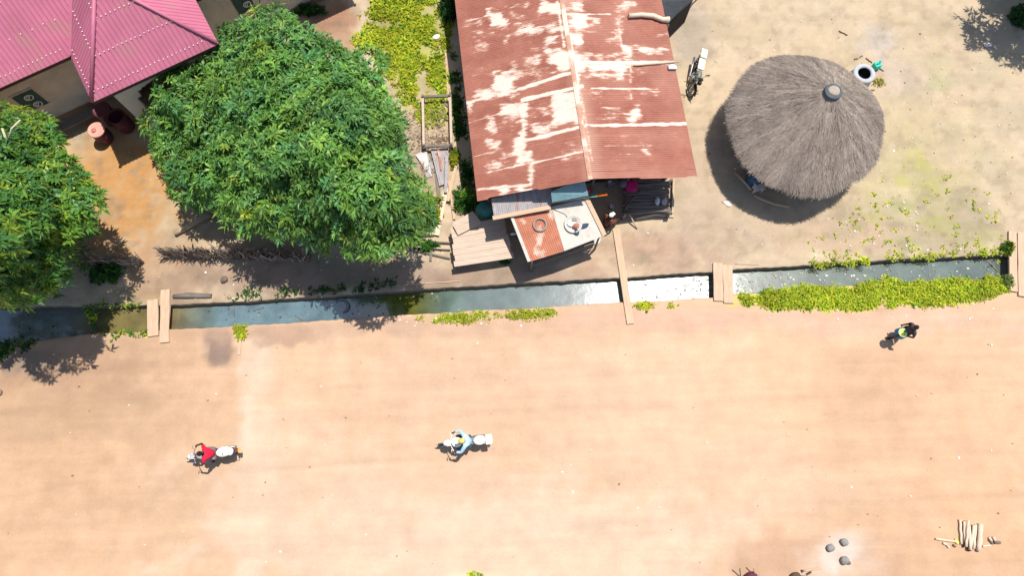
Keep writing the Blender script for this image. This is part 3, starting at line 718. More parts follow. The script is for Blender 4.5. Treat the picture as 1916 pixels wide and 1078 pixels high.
# ------------------------------------------------------------------ small builders
def plank(name, label, cat, p0, p1, w, t, z, mat, group=None, jit=.006, bow=0.0):
    """board along local X, lying on z"""
    a, b_ = at(*p0, z + t), at(*p1, z + t); d = b_ - a; L = d.length
    m = MB(); n = 6; vs = []
    for i in range(n + 1):
        x = L * i / n; ww = w / 2 * (1 + random.uniform(-.04, .04)); dz = bow * math.sin(math.pi * i / n)
        vs += [(x, -ww + random.uniform(-jit, jit), dz), (x, ww + random.uniform(-jit, jit), dz), (x, ww, t + dz), (x, -ww, t + dz)]
    fs = [(0, 1, 2, 3)[::-1], tuple(n * 4 + i for i in (0, 1, 2, 3))]
    for i in range(n):
        for j in range(4): fs.append((i * 4 + j, i * 4 + (j + 1) % 4, i * 4 + 4 + (j + 1) % 4, i * 4 + 4 + j))
    m.add(vs, fs)
    o = m.build(name, mat, local=True); o.location = (a.x, a.y, z); o.rotation_euler = (0, 0, math.atan2(d.y, d.x))
    if label: tag(o, label, cat, group)
    return o
def stick(name, label, cat, pts, r, mat, group=None, n=7, kink=.0, ends=None):
    """round stick through (px, py, z) points; local X along its length"""
    P = [at(*p) for p in pts]; a = P[0]; d = P[-1] - P[0]; ang = math.atan2(d.y, d.x)
    Rm = Matrix.Rotation(-ang, 3, 'Z')
    Q = [Rm @ (p - a) for p in P]
    if len(Q) == 2:
        Q = [Q[0].lerp(Q[1], i / 5) + Vector((0, random.uniform(-kink, kink), random.uniform(-kink, kink) * .3)) * (0 < i < 5) for i in range(6)]
    rs = r if isinstance(r, (list, tuple)) else [r * random.uniform(.88, 1.08) for _ in Q]
    m = MB(); m.tube(Q, rs if len(rs) == len(Q) else [rs[0] + (rs[-1] - rs[0]) * i / (len(Q) - 1) for i in range(len(Q))], n)
    o = m.build(name, mat, local=True); o.location = a; o.rotation_euler = (0, 0, ang)
    if label: tag(o, label, cat, group)
    return o
def lump(name, label, cat, px, py, d, mat, z0=0, noise=.12, seed=0, rotz=0, group=None, freq=2.0):
    m = MB(); m.ball((0, 0, d[2] * .42), d, Matrix.Rotation(rotz, 3, 'Z'), 16, 10, noise, seed, freq)
    o = m.build(name, mat, local=True); o.location = at(px, py, z0)
    return tag(o, label, cat, group)

# ------------------------------------------------------------------ pink roofed house (own frame: a along the eave, b inward)
HE, OV = 3.55, .58
hA = at(172, 192, HE); hB = at(409, 82, HE)
e1 = (hB - hA); HW = e1.length; e1.normalize(); e2 = Vector((-e1.y, e1.x, 0))
def hp(a, b, z): return Vector((hA.x, hA.y, 0)) + e1 * a + e2 * b + Vector((0, 0, z))
def on_wall(px, py, b):
    c = Vector((0, 0, H)); d = at(px, py, 0) - c
    base = hp(0, b, 0); s = (base - c).dot(e2) / d.dot(e2); p = c + d * s
    return (p - hp(0, 0, 0)).dot(e1), p.z
house = thing('house', 'grey plastered house with pink corrugated hipped roof and a projecting porch wing', 'house', hp(2.5, 1, 0))
RZ = 5.85; hw = HW / 2; ME = 2.2; XL, XR = -12.5, 11.7; MD = hw
def facet(m, P, slope): m.corr(P, slope, .17, .018, seg=8, nv=2, prof='rib')
rf = MB(); kz = (RZ - HE)
facet(rf, [hp(0, 0, HE), hp(HW, 0, HE), hp(hw, hw, RZ)], e2 * hw + Vector((0, 0, kz)))
facet(rf, [hp(0, 0, HE), hp(hw, hw, RZ), hp(hw, ME + hw, RZ), hp(0, ME, HE)], e1 * hw + Vector((0, 0, kz)))
facet(rf, [hp(HW, 0, HE), hp(hw, hw, RZ), hp(hw, ME + hw, RZ), hp(HW, ME, HE)], -e1 * hw + Vector((0, 0, kz)))
facet(rf, [hp(XL, ME, HE), hp(0, ME, HE), hp(hw, ME + hw, RZ), hp(XL + MD, ME + MD, RZ)], e2 * hw + Vector((0, 0, kz)))
facet(rf, [hp(XR, ME, HE), hp(HW, ME, HE), hp(hw, ME + hw, RZ), hp(XR - MD, ME + MD, RZ)], e2 * hw + Vector((0, 0, kz)))
facet(rf, [hp(XL, ME + 2 * MD, HE), hp(XR, ME + 2 * MD, HE), hp(XR - MD, ME + MD, RZ), hp(XL + MD, ME + MD, RZ)], -e2 * hw + Vector((0, 0, kz)))
facet(rf, [hp(XR, ME, HE), hp(XR, ME + 2 * MD, HE), hp(XR - MD, ME + MD, RZ)], -e1 * hw + Vector((0, 0, kz)))
facet(rf, [hp(XL, ME, HE), hp(XL, ME + 2 * MD, HE), hp(XL + MD, ME + MD, RZ)], e1 * hw + Vector((0, 0, kz)))
sc_ = rf; rf.m = 1
for line, n in (([(-8, 2.42, .0), (-.0, 2.42, 0)], 46), ([(-6, 3.1, 0), (.7, 3.1, 0)], 16), ([(-6, 3.9, 0), (1.4, 3.9, 0)], 16)):
    for i in range(n):
        t_ = i / n; a = line[0][0] + (line[1][0] - line[0][0]) * t_; b = line[0][1] + random.uniform(-.02, .02)
        sc_.box(hp(a, b, HE + (b - ME) / hw * kz + .03), (.035, .035, .02))
for b, n in ((.22, 27), (.95, 18), (1.7, 9)):
    for i in range(n):
        a = b + (HW - 2 * b) * (i + .5) / n; sc_.box(hp(a, b + random.uniform(-.02, .02), HE + b / hw * kz + .03), (.035, .035, .02))
for a in (.2, 1.0, 1.8):
    for i in range(12):
        b = a + .1 + i * .19
        if b < ME + a: sc_.box(hp(a, b, HE + a / hw * kz + .03), (.035, .035, .02))
roof = rf.build('roof', [MT['pink'], MT['screw']], house)
rc = MB()
for p, q in (((0, 0, HE), (hw, hw, RZ)), ((HW, 0, HE), (hw, hw, RZ)), ((hw, hw, RZ), (hw, ME + hw, RZ)), ((XR, ME, HE), (XR - MD, ME + MD, RZ)), ((XL + MD, ME + MD, RZ), (XR - MD, ME + MD, RZ))):
    a_, b_ = hp(*p) + Vector((0, 0, .035)), hp(*q) + Vector((0, 0, .035)); rc.tube([a_, b_], .07, 8)
rc.build('ridge_cap', MT['pink'], roof)
vl = MB(); vl.bar(hp(0, ME, HE + .05), hp(hw, ME + hw, RZ + .05), .12, .012); vl.build('valley_flashing', MT['pink'], roof)
fa = MB()
for p, q in (((XL, ME, 0), (0, ME, 0)), ((0, ME, 0), (0, 0, 0)), ((0, 0, 0), (HW, 0, 0)), ((HW, 0, 0), (HW, ME, 0)), ((HW, ME, 0), (XR, ME, 0))):
    d = (hp(*q) - hp(*p)).normalized(); nin = Vector((-d.y, d.x, 0))
    fa.bar(hp(*p) + nin * .05 + Vector((0, 0, HE - .11)), hp(*q) + nin * .05 + Vector((0, 0, HE - .11)), .03, .16)
fa.build('fascia', M('dark_fascia', (.10, .05, .05), .8), roof)
wl = MB(); wb = ME + OV; th = .18
def wallbox(m, a0, a1, b0, b1, z0, z1): m.prism([(hp(a, b, 0).x, hp(a, b, 0).y) for a, b in ((a0, b0), (a1, b0), (a1, b1), (a0, b1))], z0, z1)
wallbox(wl, XL + OV, .55, wb, wb + th, -.1, HE - .05)
wallbox(wl, HW - OV, XR - OV, wb, wb + th, -.1, HE - .05)
wallbox(wl, XR - OV - th, XR - OV, wb + th, ME + 2 * MD - OV, -.1, HE - .05)
wallbox(wl, XL + OV, XR - OV, ME + 2 * MD - OV - th, ME + 2 * MD - OV, -.1, HE - .06)
wl.build('wall', MT['plaster'], house)
pw = MB()   # porch wing: parapet, pier, arched opening
wb2 = OV
wallbox(pw, .55, 1.12, wb2, wb2 + .2, -.1, HE - .05)
wallbox(pw, 1.12, 3.9, wb2, wb2 + .2, -.1, .85)
wallbox(pw, 3.9, HW - OV, wb2, wb2 + .2, -.1, HE - .05)
for i in range(14):   # stepped flat arch
    a0 = 1.12 + 2.78 * i / 14; a1 = 1.12 + 2.78 * (i + 1) / 14; t_ = abs((i + .5) / 7 - 1); z = 2.05 + (.55 * math.sqrt(max(0, 1 - t_ * t_)) if t_ < .8 else 0)
    wallbox(pw, a0, a1, wb2 + .003, wb2 + .197, z, HE - .05)
wallbox(pw, .553, .75, wb2 + 1.55, wb, -.1, HE - .05)
wallbox(pw, HW - OV - .2, HW - OV, wb2 + .2, wb, -.1, HE - .05)
wallbox(pw, .55, .75, wb2 + .2, wb2 + 1.55, 2.45, HE - .05)
pw.build('porch_wall', MT['plaster_pale'], house)
pf = MB(); wallbox(pf, .56, HW - OV - .02, wb2 + .21, wb - .01, -.1, .08); pf.build('porch_floor', MT['mud'], house)
bk = MB(); wallbox(bk, .8, HW - OV - .22, wb - .05, wb - .012, .09, HE - .2); bk.build('porch_back_wall', MT['mud'], house)
st_ = MB(); wallbox(st_, XL + OV, -.0, wb - .03, wb - .004, -.1, .32); wallbox(st_, HW, XR - OV, wb - .03, wb - .004, -.1, .3); st_.build('plinth', MT['mud'], house)
def emblem_window(pts_bottom, a0, a1, z0, z1, rings):
    m = MB(); wallbox(m, a0, a1, wb - .05, wb + .02, z0, z1); wn = m.build('window', MT['teal_shutter'], house)
    for nm, q in (('sill', (a0 - .06, a1 + .06, z0 - .07, z0 - .002)), ('lintel', (a0 - .06, a1 + .06, z1 + .002, z1 + .06))):
        f = MB(); wallbox(f, q[0], q[1], wb - .04, wb + .03, q[2], q[3]); f.build(nm, MT['plaster'], wn)
    mid = MB(); wallbox(mid, (a0 + a1) / 2 - .012, (a0 + a1) / 2 + .012, wb - .065, wb - .0502, z0, z1); mid.build('mullion', MT['black'], wn)
    rot = Matrix((e1, Vector((0, 0, 1)), -e2)).transposed()
    for (a, z) in rings:
        e = MB(); e.torus(hp(a, wb - .068, z), .15, .022, rot, 22, 6, .5)
        arc = [hp(a + .085 * math.cos(t), wb - .068, z + .085 * math.sin(t)) for t in np.linspace(.6, 4.6, 10)]
        e.tube(arc, .02, 6); e.tube([hp(a - .03, wb - .068, z - .05), hp(a + .06, wb - .068, z + .05)], .018, 6)
        e.build('emblem', MT['white'], wn)
    return wn
aw = sorted([on_wall(61, 205, wb)[0], on_wall(90, 191, wb)[0]]); zt = on_wall(54, 166, wb)[1]; zb = on_wall(90, 191, wb)[1]
emblem_window(None, aw[0] - .12, aw[1], zb, zt, [on_wall(53, 180, wb), on_wall(70, 192, wb)])
a1_, zb1 = on_wall(478, 12, wb); a0_, _ = on_wall(448, 17, wb); ar, zr = on_wall(461, 5, wb)
emblem_window(None, a0_ - .1, a1_, zb1, zb1 + 1.3, [(ar, zr), (ar + .0, zr + .55)])
print('windows', aw, zt, zb, a0_, a1_, zb1)

# bench, drums and bucket by the porch
bp0, bp1 = hp(-2.65, wb - .62, 0), hp(-.65, wb - .62, 0)
bn = thing('bench', 'dark wooden bench standing against the grey wall under the pink roof', 'bench', bp0)
m = MB()
for k in (-.14, 0, .14): m.bar(bp0 + e2 * k + Vector((0, 0, .46)), bp1 + e2 * k + Vector((0, 0, .46)), .13, .045, jit=.004)
m.build('seat', MT['old_wood'], bn)
for t_ in (.06, .94):
    for k in (-.16, .16):
        m = MB(); q = bp0.lerp(bp1, t_) + e2 * k; m.bar(q, q + Vector((0, 0, .437)), .06, .06, (1, 0, 0)); m.build('leg', MT['old_wood'], bn)
def drum(name, label, px, py, zt, r, mat, lid=None, inner=None, knob=None):
    """open or lidded plastic drum; (px, py) is the centre of its top at height zt"""
    c = at(px, py, zt); o = thing(name, label, 'barrel' if r > .31 else 'bucket', (c.x, c.y, 0))
    m = MB(); m.lathe([(0, .01), (r * .86, .01), (r * .9, .05), (r, zt * .35), (r, zt * .68), (r * .97, zt * .7), (r * .97, zt - .06), (r * 1.04, zt - .05), (r * 1.04, zt), (r * .94, zt), (r * .9, zt - .08), (r * .88, .05), (0, .045)], (c.x, c.y, 0), 26)
    m.build('drum_body', mat, o)
    if lid:
        m = MB(); m.lathe([(r * 1.06, zt - .02), (r * 1.07, zt + .02), (r * .95, zt + .05), (r * .9, zt + .035), (r * .3, zt + .05), (0, zt + .05)], (c.x, c.y, 0), 26); l = m.build('lid', lid, o)
        if knob:
            m = MB(); m.lathe([(r * .3, zt + .045), (r * .3, zt + .09), (r * .2, zt + .1), (0, zt + .1)], (c.x - .05, c.y - .05, 0), 16); m.build('knob', knob, l)
    return o
drum('water_drum', 'maroon drum with pale pink lid standing half in the sun by the porch', 180, 243, .78, .32, MT['barrel'], MT['bucket'], knob=MT['bucket_in'])
drum('water_drum', 'open empty maroon drum in the porch shade beside the pier', 216, 217, .95, .34, MT['barrel'])
drum('water_drum', 'closed maroon drum pushed back under the pink eave corner', 190, 205, .85, .34, MT['barrel'], MT['barrel'])
cp = MB(); cc = at(206, 227, .0); cp.lathe([(0, .0), (.05, 0), (.075, .1), (.07, .1), (.048, .012), (0, .012)], (cc.x, cc.y, .01), 14)
tag(cp.build('cup', MT['bucket'], origin=(cc.x, cc.y, 0)), 'small pale pink cup on the ground between the maroon drums', 'cup')

# ------------------------------------------------------------------ rusty roofed shop (own frame: x across, y along the ridge)
GE, GR = 2.5, 3.3
gL, gR = at(893, 375, GE), at(1305, 330, GE); gM = (gL + gR) / 2; gW = (gR - gL).length / 2; gA = math.atan2(gR.y - gL.y, gR.x - gL.x)
shop = thing('shop', 'mud walled shop under a rusty red gabled roof with flaking pale patches', 'shop', (gM.x, gM.y, 0), (0, 0, gA))
GX, GYv = Vector((math.cos(gA), math.sin(gA), 0)), Vector((-math.sin(gA), math.cos(gA), 0))
def gp(x, y, z): return Vector((gM.x, gM.y, 0)) + GX * x + GYv * y + Vector((0, 0, z))
def ginv(p): d = Vector((p.x - gM.x, p.y - gM.y, 0)); return d.dot(GX), d.dot(GYv)
GLEN = 11.5
# pale patches measured on the roof: x0, y0, x1, y1 (2.994 px per photo px from 830, 0), strength
WEAR = [(110, 100, 350, 150, .55), (250, 60, 350, 160, .95), (540, 0, 680, 80, .95), (400, 130, 690, 190, .85), (130, 160, 300, 205, .55), (170, 220, 260, 300, .6), (560, 190, 650, 270, .95), (570, 265, 770, 390, 1.05), (430, 300, 560, 370, .7), (370, 60, 470, 110, .6), (390, 110, 540, 200, .62), (340, 20, 480, 50, .7), (400, 380, 560, 440, .6),
        (280, 400, 410, 520, 1.0), (170, 505, 410, 550, .95), (300, 560, 430, 660, .85), (230, 640, 300, 750, .75), (425, 570, 465, 790, 1.1), (360, 760, 480, 890, .85), (400, 840, 490, 920, 1.0), (310, 660, 440, 720, .6), (240, 760, 340, 860, .75), (490, 570, 600, 650, .6), (600, 500, 780, 710, .9), (640, 630, 780, 710, 1.0), (480, 690, 600, 760, .75), (230, 900, 330, 965, .7), (690, 770, 750, 840, .6), (780, 750, 810, 830, .7), (480, 900, 500, 1060, .95), (560, 780, 620, 830, .45), (330, 880, 420, 930, .6), (670, 860, 760, 890, .7), (180, 370, 260, 420, .5), (470, 240, 540, 300, .5), (120, 650, 200, 680, .6), (300, 1050, 500, 1080, 1.0), (350, 90, 372, 270, .75), (395, 350, 418, 490, .8), (130, 570, 150, 660, .9), (160, 870, 190, 900, .8),
        (670, 0, 790, 70, .8), (690, 80, 800, 160, .95), (820, 85, 880, 140, .85), (700, 170, 800, 255, 1.05), (890, 200, 950, 260, .55), (1000, 250, 1285, 298, 1.0), (740, 285, 975, 335, .8), (750, 340, 1030, 400, 1.1), (1000, 290, 1080, 350, .7), (800, 395, 1015, 445, .85), (820, 500, 880, 540, .6), (1100, 495, 1210, 530, .65), (870, 600, 990, 665, .5), (1015, 590, 1100, 700, .95), (1105, 810, 1160, 865, .85), (1010, 750, 1050, 780, .6), (1080, 380, 1140, 430, .6), (960, 0, 1100, 60, .7), (950, 0, 1010, 260, .62), (1020, 390, 1070, 560, .6), (1200, 180, 1260, 200, .8), (950, 880, 1010, 930, .6), (1230, 245, 1290, 300, .8), (1300, 760, 1340, 790, .4)]
LINES = [(130, 575, 450, 490, 9, .9), (450, 490, 745, 395, 10, 1.1), (440, 560, 775, 480, 13, 1.1), (470, 785, 805, 700, 11, 1.1), (500, 912, 830, 838, 5, .9), (250, 965, 480, 912, 5, .8), (130, 690, 430, 600, 5, .6), (160, 880, 440, 800, 5, .55), (190, 1062, 495, 1035, 9, .9), (60, 20, 60, 1, 4, .5), (120, 120, 350, 60, 6, .7),
         (690, 78, 930, 78, 5, .9), (800, 175, 960, 180, 3, .7), (760, 350, 1320, 350, 12, 1.0), (830, 493, 1205, 497, 5, 1.0), (820, 703, 1375, 692, 9, 1.1), (1045, 265, 1050, 560, 5, .7), (960, 0, 1000, 250, 5, .7), (880, 603, 990, 603, 4, .7), (900, 815, 1200, 815, 3, .6), (950, 862, 1120, 862, 3, .5), (640, 0, 680, 260, 9, .95), (700, 190, 760, 500, 12, .95), (770, 480, 830, 900, 8, .6)]
def roof_side(sgn):
    nx, ny = 46, int(GLEN / .0127)
    xs = np.linspace(0, 1, nx); yv = np.linspace(0, GLEN, ny)
    T, Yv = np.meshgrid(xs, yv)                        # t from ridge to eave
    sag = .03 * (vnoise(T * 3, Yv, .7, 61 + sgn) - .5)
    tier = (T > (.53 if sgn < 0 else .60)).astype(float)
    X = sgn * T * gW; Z = GR - .012 - (GR - GE) * T + .011 * np.sin(2 * np.pi * (Yv + .01 * tier) / .078) + sag * .8 - .012 * tier
    Z += .012 * (np.mod(Yv + tier * .38, .86) / .86 - .5)
    Yj = Yv + .03 * np.sin(np.floor(T * 2.2) * 3 + sgn) * (Yv < .3)
    ca, sa = math.cos(gA), math.sin(gA)
    WX = gM.x + X * ca - Yj * sa; WY = gM.y + X * sa + Yj * ca
    px, py = proj(WX, WY, Z); zx, zy = (px - 830) * 2.994, py * 2.994
    wear = np.full(X.shape, .16)
    n1 = (vnoise(WX * 2, WY * 2, 1.6, 71) - .5) * 44 + (vnoise(WX, WY * 3, 4.0, 72) - .5) * 34
    for (x0, y0, x1, y1, st) in WEAR:
        d = np.maximum(np.maximum(x0 - zx, zx - x1) , np.maximum(y0 - zy, zy - y1)) + n1
        wear = np.maximum(wear, .16 + (st - .16) * np.clip((12 - d) / 42, 0, 1))
    for (x0, y0, x1, y1, wd, st) in LINES:
        ex, ey = x1 - x0, y1 - y0; t_ = np.clip(((zx - x0) * ex + (zy - y0) * ey) / (ex * ex + ey * ey), 0, 1)
        d = np.hypot(zx - x0 - t_ * ex, zy - y0 - t_ * ey) + n1 * .14
        wear = np.maximum(wear, .16 + (st - .16) * np.clip((wd * 1.3 - d) / (wd * .8), 0, 1))
    wear[yv > 8.6] += .28 * (vnoise(T[yv > 8.6], Yv[yv > 8.6], 1.4, 75))
    dust = np.clip(.55 * (1 - T * 6), 0, .5) if sgn > 0 else np.clip(.3 * (1 - T * 12), 0, .3)
    if sgn > 0: dust = dust + .28 * np.clip(vnoise(T * 3, Yv * .8, 1.6, 81) - .25, 0, 1)
    idx = np.arange(nx * ny).reshape(ny, nx)
    q = np.stack([idx[:-1, :-1], idx[:-1, 1:], idx[1:, 1:], idx[1:, :-1]], -1).reshape(-1, 4)
    if sgn < 0: q = q[:, ::-1]
    o = mesh_np('roof', np.stack([X, Yj, Z], -1).reshape(-1, 3), q, MT['rust_roof'], smooth=True)
    for nm, arr in (('wear', wear), ('dust', dust)):
        a = o.data.attributes.new(nm, 'FLOAT', 'POINT'); a.data.foreach_set('value', arr.astype(np.float32).ravel())
    o.parent = shop; return o
r_l = roof_side(-1); r_r = roof_side(1)
m = MB()
m.prism([(-.085, .0), (.0, .0), (.085, .0), (.085, GLEN), (0, GLEN), (-.085, GLEN)], [GR - .014, GR + .006, GR - .014] * 2, [GR - .004, GR + .016, GR - .004] * 2)
m.build('ridge_cap', M('ridge_dusty', (.46, .25, .175), .8, .2, 5, tint=((.64, .53, .42), 1.3, .48)), r_r, local=True)
m = MB(); wy = 1.15
m.box((-2.05, wy + .1, 1.15), (3.6, .2, 2.5)); m.box((2.9, wy + .1, 1.15), (1.7, .2, 2.5)); m.box((.9, wy + .1, 2.25), (2.3, .19, .3))
m.box((-3.75, 6.2, 1.15), (.2, 10.0, 2.5)); m.box((3.65, 6.2, 1.15), (.2, 10.0, 2.5)); m.box((0, 11.3, 1.15), (7.3, .2, 2.5))
m.prism([(-3.7, wy + .01), (3.6, wy + .01), (3.6, wy + .19), (-3.7, wy + .19)], [2.41] * 4, [2.5, 2.5, 2.5, 2.5])
m.build('wall', MT['mud'], shop, local=True)
m = MB(); m.box((.9, wy + .12, 1.0), (2.25, .05, 2.1)); m.build('door', MT['dark'], shop, local=True)
for x in (-3.8, -1.2, .5, 1.9, 3.4):
    m = MB(); m.tube([(x, .9, -.05), (x + .03, .91, 2.42 + (.72 * (1 - abs(x) / gW)))], [.06, .05], 8); m.build('post', MT['old_wood'], shop, local=True)
for y in (.25, 1.2):
    m = MB()
    for sg in (-1, 1): m.bar((0, y, GR - .11), (sg * (gW - .15), y, GE - .07), .06, .08)
    m.build('rafter', MT['old_wood'], shop, local=True)
# awning sheets of the shop front
def wp(px, py, z): return at(px, py, z)
aw_ = MB(); aw_.corr([wp(919, 372, 2.28), wp(1031, 346, 2.30), wp(1032, 384, 2.08), wp(924, 404, 2.05)], wp(924, 404, 2.05) - wp(919, 372, 2.28), .078, .01)
a1 = thing  # noqa
def shop_part(mb, name, mat):
    """world-space builder -> child of the rotated shop"""
    inv = Matrix.Rotation(-gA, 4, 'Z') @ Matrix.Translation((-gM.x, -gM.y, 0))
    mb.v = [tuple(inv @ Vector(v)) for v in mb.v]
    return mb.build(name, mat, shop, local=True)
o = shop_part(aw_, 'awning', MT['grey_sheet']); o['label'] = 'grey corrugated awning sheet'
t2 = MB(); t2.sheet([wp(1031, 359, 2.72), wp(1083, 337, 2.86), wp(1093, 332, 2.88), wp(1101, 366, 2.5), wp(1033, 378, 2.42)], .01); o = shop_part(t2, 'awning', MT['teal_cloth']); o['label'] = 'faded teal tarpaulin awning'
b2 = MB(); b2.bar(wp(922, 408, 2.06), wp(1030, 388, 2.10), .16, .05, jit=.004); shop_part(b2, 'awning_board', MT['plank'])
ap = thing('awning_pole', 'painted awning pole with teal band and orange tip pointing past the stall', 'pole', wp(1032, 379, 2.12))
for nm, p, q, mt, r in (('pole_shaft', (1032, 379), (1104, 368), MT['steel'], .035), ('teal_band', (1104, 368), (1118, 366), M('teal_band', (.22, .45, .38), .6), .045), ('orange_tip', (1118, 366), (1136, 363), MT['orange'], .055)):
    m = MB(); m.tube([wp(*p, 2.12), wp(*q, 2.12)], r, 10); m.build(nm, mt, ap)

# log lying on the roof, small box and pale batten at its right eave
def roofz(p_): x, y = ginv(p_); return GR - (GR - GE) * abs(x) / gW
def on_roof(px, py, dz=0):
    z = 2.8
    for _ in range(8): z = roofz(at(px, py, z))
    return z + dz
stick('log', 'pale crooked log lying on the right slope of the rusty roof, hollow at one end', 'log', [(1176, 29, on_roof(1176, 29, .1)), (1200, 27, on_roof(1200, 27, .1)), (1222, 29, on_roof(1222, 29, .1)), (1240, 36, on_roof(1240, 36, .1)), (1252, 36, on_roof(1252, 36, .12))], [.085, .09, .1, .095, .12], MT['log_pale'], n=12)
stick('batten', 'pale batten lying across the right slope of the rusty roof and overhanging it', 'batten', [(1186, 122, on_roof(1186, 122, .045)), (1270, 115, on_roof(1270, 115, .045))], .028, MT['plank'])
m = MB(); c = at(1258, 126, on_roof(1258, 126, .06)); m.box((0, 0, 0), (.34, .16, .09), jit=.004); o = m.build('metal_box', MT['ltblue'], local=True, bevel=.012); o.location = c; o.rotation_euler = (0, R(10), gA)
tag(o, 'small pale blue metal box on the right eave of the rusty roof', 'box')

# ------------------------------------------------------------------ stall in front of the shop
sBL, sBR, sTR, sTL = wp(990, 490, 1.62), wp(1131, 441, 1.66), wp(1097, 371, 1.94), wp(957, 405, 1.92)
sM0, sM1 = wp(1056, 470, 1.635), wp(1031, 387, 1.93)
stall = thing('market_stall', 'small stall with a half rusty, half whitish lean-to roof in front of the shop', 'stall', ((sBL.x + sBR.x + sTL.x + sTR.x) / 4, (sBL.y + sBR.y + sTL.y + sTR.y) / 4, 0))
m = MB(); m.corr([sBL, sM0, sM1, sTL], sTL - sBL, .078, .012); o = m.build('roof_sheet', MT['rust'], stall); o['label'] = 'rusty half of the roof'
up = Vector((0, 0, .014)); m = MB(); m.sheet([sM0 + up, sBR + up, sTR + up, sM1 + up], .006); o = m.build('roof_sheet', MT['whitish'], stall); o['label'] = 'whitish half of the roof'
for nm, p, q, w_ in (('edge_board', sTL, sBL, .12), ('edge_board', sTR, sBR, .17), ('edge_board', sM1 + (sTL - sM1) * .0, sTL, .12)):
    m = MB(); m.bar(p + Vector((0, 0, .045)), q + Vector((0, 0, .045)), w_, .035, jit=.004); m.build(nm, MT['plank'] if w_ > .13 else MT['whitish'], stall)
for p in (sBL, sBR, sTR, sTL):
    q = p.lerp((sBL + sTR) / 2, .1); m = MB(); m.tube([(q.x, q.y, -.05), (q.x, q.y, p.z - .05)], [.045, .04], 8); m.build('post', MT['old_wood'], stall)
ctr = [p.lerp((sBL + sTR) / 2, .16) for p in (sBL, sBR, sTR, sTL)]
m = MB(); m.prism([(p.x, p.y) for p in ctr], .78, .84); m.build('counter', MT['old_wood'], stall)
m = MB()
for p, q in ((ctr[0], ctr[1]), (ctr[3], ctr[0])):
    for z in (.2, .4, .6): m.bar((p.x, p.y, z), (q.x, q.y, z), .03, .15, (0, 0, 1), jit=.004)
m.build('side_board', MT['old_wood'], stall)
sn = (sBR - sBL).cross(sTL - sBL).normalized(); sRot = sn.to_track_quat('Z', 'Y').to_matrix()
def on_stall(px, py, h=0):
    c = Vector((0, 0, H)); d = at(px, py, 0) - c; s = (sBL - c).dot(sn) / d.dot(sn); return c + d * s + sn * h
m = MB(); m.torus((0, 0, 0), .235, .036, None, 30, 8); o = m.build('tyre', M('pale_worn_tyre', (.27, .24, .215), .9, .2), local=True); o.location = on_stall(1010, 421, .065); o.rotation_euler = sRot.to_euler(); tag(o, 'thin worn motorbike tyre lying on the rusty half of the stall roof', 'tyre')
MT['silver_basin'] = M('dull_aluminium', (.50, .47, .43), .6, .15, 6)
pan = thing('basin', 'whitish basin holding rags on the whitish half of the stall roof', 'basin', on_stall(1072, 420, .03), sRot.to_euler())
m = MB(); m.lathe([(0, .0), (.24, .0), (.31, .06), (.335, .065), (.335, .08), (.30, .075), (.235, .014), (0, .012)], (0, 0, 0), 28); m.build('bowl', MT['silver_basin'], pan, local=True)
m = MB(); m.ball((-.06, .05, .05), (.34, .28, .1), None, 14, 8, .15, 3); m.build('cloth', MT['white'], pan, local=True)
m = MB(); m.ball((.05, .12, .07), (.2, .2, .12), None, 14, 8, .2, 13); m.build('dark_cloth', MT['stone'], pan, local=True)
m = MB(); m.ball((.06, -.10, .10), (.24, .22, .16), None, 14, 8, .22, 7); m.build('rust_cloth', MT['rust'], pan, local=True)
lump('rag', 'navy rag hanging over the edge of the basin on the stall roof', 'rag', 1091, 424, (.46, .17, .07), MT['blue_rag'], on_stall(1091, 424).z + .02, .25, 5, .35)
lump('rag', 'dark bunched rag against the lower side of the basin on the stall roof', 'rag', 1078, 435, (.22, .2, .1), MT['blue_rag'], on_stall(1078, 435).z + .02, .25, 9, .8)
0 and lump('stone', 'pale stone holding down the rusty half of the stall roof', 'stone', 992, 444, (.22, .13, .09), MT['palestone'], on_stall(992, 444).z + .02, .2, 9, .3)
0 and lump('rag', 'crumpled pale sacking lying below the tyre on the stall roof', 'rag', 1016, 452, (.24, .5, .05), MT['whitish'], on_stall(1016, 452).z + .02, .3, 12, -.25, freq=3)
stick('stick', 'thin bent wire lying across the whitish half of the stall roof', 'wire', [(1034, 391, on_stall(1034, 391).z + .04), (1056, 400, on_stall(1056, 400).z + .04), (1062, 407, on_stall(1062, 407).z + .04)], .012, MT['old_wood'])
lump('bottle', 'small white bottle sticking out at the left side of the stall', 'bottle', 961, 438, (.26, .1, .1), MT['ltblue'], 1.2, .05, 3, .15)

# plank table, raised lid and teal cover
tBL, tBR, tTR, tTL = wp(853, 499, .62), wp(959, 483, .62), wp(944, 405, .62), wp(842, 426, .62)
tab = thing('plank_table', 'low table of weathered boards between the scrap plot and the stall', 'table', ((tBL.x + tTR.x) / 2, (tBL.y + tTR.y) / 2, 0))
for i in range(7):
    s0, s1 = i / 7 + .002, (i + 1) / 7 - .002
    l0, l1 = tBL.lerp(tTL, s0), tBL.lerp(tTL, s1); r0, r1 = tBR.lerp(tTR, s0), tBR.lerp(tTR, s1); ex = (r0 - l0).normalized() * random.uniform(-.05, .06)
    dz = random.uniform(-.008, .008)
    m = MB(); m.sheet([l0 - ex + Vector((0, 0, dz)), r0 + ex + Vector((0, 0, dz)), r1 + ex + Vector((0, 0, dz)), l1 - ex + Vector((0, 0, dz))], .03); m.build('board', MT['plank_grey'], tab)
for p in (tBL, tBR, tTR, tTL):
    q = p.lerp((tBL + tTR) / 2, .1); m = MB(); m.bar((q.x, q.y, -.05), (q.x, q.y, .585), .07, .07, (1, 0, 0)); m.build('leg', MT['old_wood'], tab)
